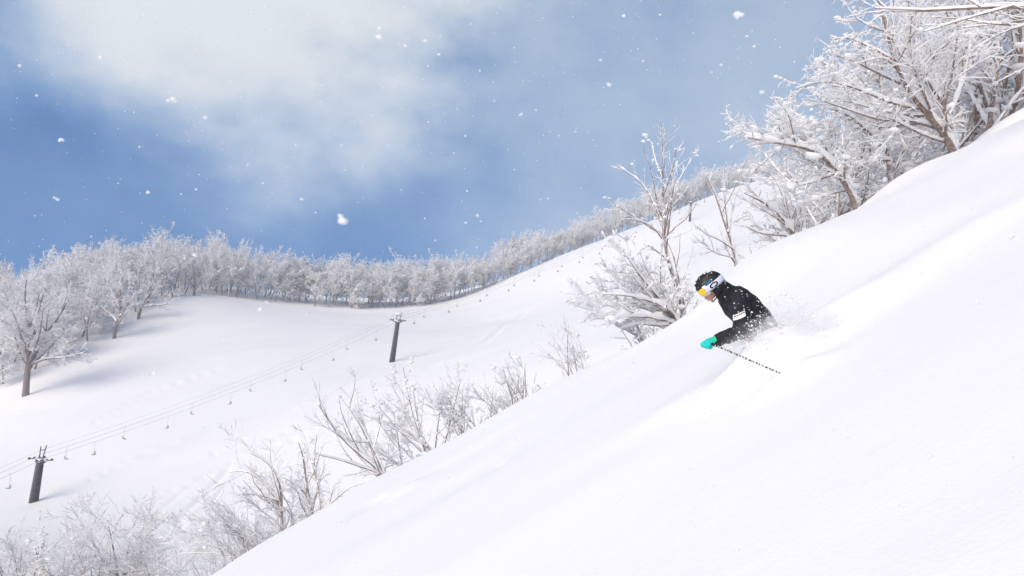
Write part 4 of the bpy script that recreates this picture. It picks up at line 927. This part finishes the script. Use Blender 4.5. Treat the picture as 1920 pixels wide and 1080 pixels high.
    m = MB(); m.tube([rel(P0-dv*.035), rel(P0-dv*.02), rel(P0+dv*.05), rel(P0+dv*.09)], [.017, .0165, .0145, .013], 12); m.build('grip', M_BLACK, pr)
    a_ = np.cross(dv, [0, 0, 1.]); a_ /= np.linalg.norm(a_); b_ = np.cross(dv, a_); m = MB()
    cpos = P1+dv*.03; ring = [rel(cpos+(math.cos(t)*a_+math.sin(t)*b_)*.045) for t in np.linspace(0, 2*math.pi, 17)]; m.tube(ring, .005, 6)
    for t in np.linspace(0, 2*math.pi, 7)[:-1]: m.tube([rel(cpos), rel(cpos+(math.cos(t)*a_+math.sin(t)*b_)*.045)], .004, 5)
    m.build('basket', M_FRAME, pr); m = MB(); m.tube([rel(P1), rel(P1+dv*.09)], [.007, .003], 8); m.build('tip', M_STEEL, pr)
    m = MB(); m.tube([rel(P0-dv*.04), rel(P0-dv*.06-UP*.03), rel(P0-UP*.055+dv*.02), rel(P0+dv*.03-UP*.03)], .005, 6); m.build('wrist_strap', M_BLACK, pr)
ICO4 = ico_np(4)
build_skier()
def build_haze():
    m = bpy.data.materials.new('haze'); m.use_nodes = True; nt = m.node_tree; nt.nodes.clear()
    o = nt.nodes.new('ShaderNodeOutputMaterial'); v = nt.nodes.new('ShaderNodeVolumePrincipled')
    v.inputs['Color'].default_value = (.90, .95, 1, 1); v.inputs['Density'].default_value = .00055; v.inputs['Anisotropy'].default_value = .2
    nt.links.new(v.outputs[0], o.inputs['Volume'])
    g = bpy.data.objects['ground'].data; co = np.empty(len(g.vertices)*3, np.float32); g.vertices.foreach_get('co', co); z = co.reshape(-1, 3)[:, 2]
    z0 = float(z.min())-1.0; z1 = max(float(z.max())+1.0, 45.0)
    print('ground z', z0, z1)
    b = MB(); b.box((0, 0, (z0+z1)/2), (1130, 1130, z1-z0)); b.build('haze', m, None, smooth=False, label='thin frozen haze hanging in the valley air', kind='stuff')
build_haze()
def build_powder():
    """the burst of powder thrown up round the skier's hips"""
    rng = np.random.default_rng(4)
    # fine clumps flung up and back
    n = 4200; t = rng.uniform(0, 1, n)**1.4; px = 1405+t*210+rng.normal(0, 22, n); D = 7.45+rng.normal(0, .28, n)+t*.3
    h = np.abs(rng.normal(0, 1, n))*(14+34*np.sin(np.minimum(t*1.6, 1)*math.pi)); py = 655-t*40-h
    P = np.array([W(a, b, d) for a, b, d in zip(px, py, D)]); g = ground_z(P[:, 0], P[:, 1]); P = P[P[:, 2] > g-.01]
    r = np.exp(rng.normal(math.log(.0032), .6, len(P))); m = MB(); m.blobs(P, r, r*.85, rng, ico_np(0) if False else ICO1)
    m.build('powder_clumps', M_FLAKE, None, label='flying powder clumps thrown up around the hips of the skier', kind='stuff')
    # the airborne dust between them
    mt = bpy.data.materials.new('powder_dust'); mt.use_nodes = True; nt = mt.node_tree; nt.nodes.clear(); N = nt.nodes.new; L = nt.links.new
    o = N('ShaderNodeOutputMaterial'); v = N('ShaderNodeVolumePrincipled'); v.inputs['Color'].default_value = (.995, .995, 1, 1); v.inputs['Anisotropy'].default_value = .1
    tc = N('ShaderNodeTexCoord'); ln = N('ShaderNodeVectorMath'); ln.operation = 'LENGTH'; L(tc.outputs['Object'], ln.inputs[0])
    fo = N('ShaderNodeMapRange'); fo.interpolation_type = 'SMOOTHSTEP'; fo.inputs['From Min'].default_value = 1.0; fo.inputs['From Max'].default_value = .25; L(ln.outputs['Value'], fo.inputs['Value'])
    nz = N('ShaderNodeTexNoise'); nz.inputs['Scale'].default_value = 3.4; nz.inputs['Detail'].default_value = 5; nz.inputs['Roughness'].default_value = .6; L(tc.outputs['Object'], nz.inputs['Vector'])
    mr = N('ShaderNodeMapRange'); mr.inputs['From Min'].default_value = .44; mr.inputs['From Max'].default_value = .70; L(nz.outputs['Fac'], mr.inputs['Value'])
    mu = N('ShaderNodeMath'); mu.operation = 'MULTIPLY'; L(fo.outputs[0], mu.inputs[0]); L(mr.outputs[0], mu.inputs[1])
    m2 = N('ShaderNodeMath'); m2.operation = 'MULTIPLY'; m2.inputs[1].default_value = 15.; L(mu.outputs[0], m2.inputs[0]); L(m2.outputs[0], v.inputs['Density']); L(v.outputs[0], o.inputs['Volume'])
    c = W(1478, 628, 7.45)
    e = obj('powder_cloud', mesh_np('powder_cloud', ICO3[0]*np.array([1, 1, 1]), [ICO3[1]]), mt, None, label='white cloud of powder dust trailing behind the hips of the skier', kind='stuff')
    R = Matrix(((RT[0], F[0], UP[0]), (RT[1], F[1], UP[1]), (RT[2], F[2], UP[2]))).to_4x4()
    e.matrix_world = Matrix.Translation(Vector(c))@R@Matrix.Rotation(rad(-14), 4, 'Y')@Matrix.Diagonal((.75, .40, .30, 1))
build_powder()
def build_flakes():
    rng = np.random.default_rng(8); n = 5200
    D = 1.3+12*rng.uniform(0, 1, n)**.75; px = rng.uniform(-300, 2220, n); py = rng.uniform(-250, 1200, n)
    P = D[:, None]*(F[None]+((px-960)/FPX)[:, None]*RT[None]+((540-py)/FPX)[:, None]*UP[None])
    keep = P[:, 2] > ground_z(P[:, 0], P[:, 1])+.05; P = P[keep]
    r = np.exp(rng.normal(math.log(.0030), .38, len(P)))
    m = MB(); m.blobs(P, r, r*.8, rng, ICO0)
    # a few big wet flakes drifting close by
    big = [(643, 415, 1.3, .0085), (1383, 27, 1.5, .0075), (326, 187, 1.5, .0070), (712, 70, 1.7, .0062), (190, 108, 1.9, .006), (1142, 160, 2.0, .005), (1428, 173, 1.6, .005), (115, 262, 2.2, .006), (278, 360, 2.2, .005), (1170, 30, 2., .0045), (978, 214, 2.2, .0045), (760, 86, 2.2, .0045), (895, 404, 2.4, .004), (108, 374, 2., .005), (290, 700, 2., .005), (420, 640, 2.2, .004)]
    for (a, b, d, q) in big:
        c = np.array([W(a, b, d)]); m.blobs(c, np.array([q]), np.array([q*.75]), rng, ICO1); m.blobs(c+rng.normal(0, q*.5, (2, 3)), np.full(2, q*.6), np.full(2, q*.5), rng, ICO1)
    m.build('falling_snow', M_FLAKE, None, label='snowflakes drifting down through the air', kind='stuff')
_bm = bmesh.new(); bmesh.ops.create_icosphere(_bm, subdivisions=1, radius=1.0); _bm.free()
ICO0 = (np.array([(1, 0, 0), (-1, 0, 0), (0, 1, 0), (0, -1, 0), (0, 0, 1), (0, 0, -1)], float), np.array([(0, 2, 4), (2, 1, 4), (1, 3, 4), (3, 0, 4), (2, 0, 5), (1, 2, 5), (3, 1, 5), (0, 3, 5)]))
build_flakes()
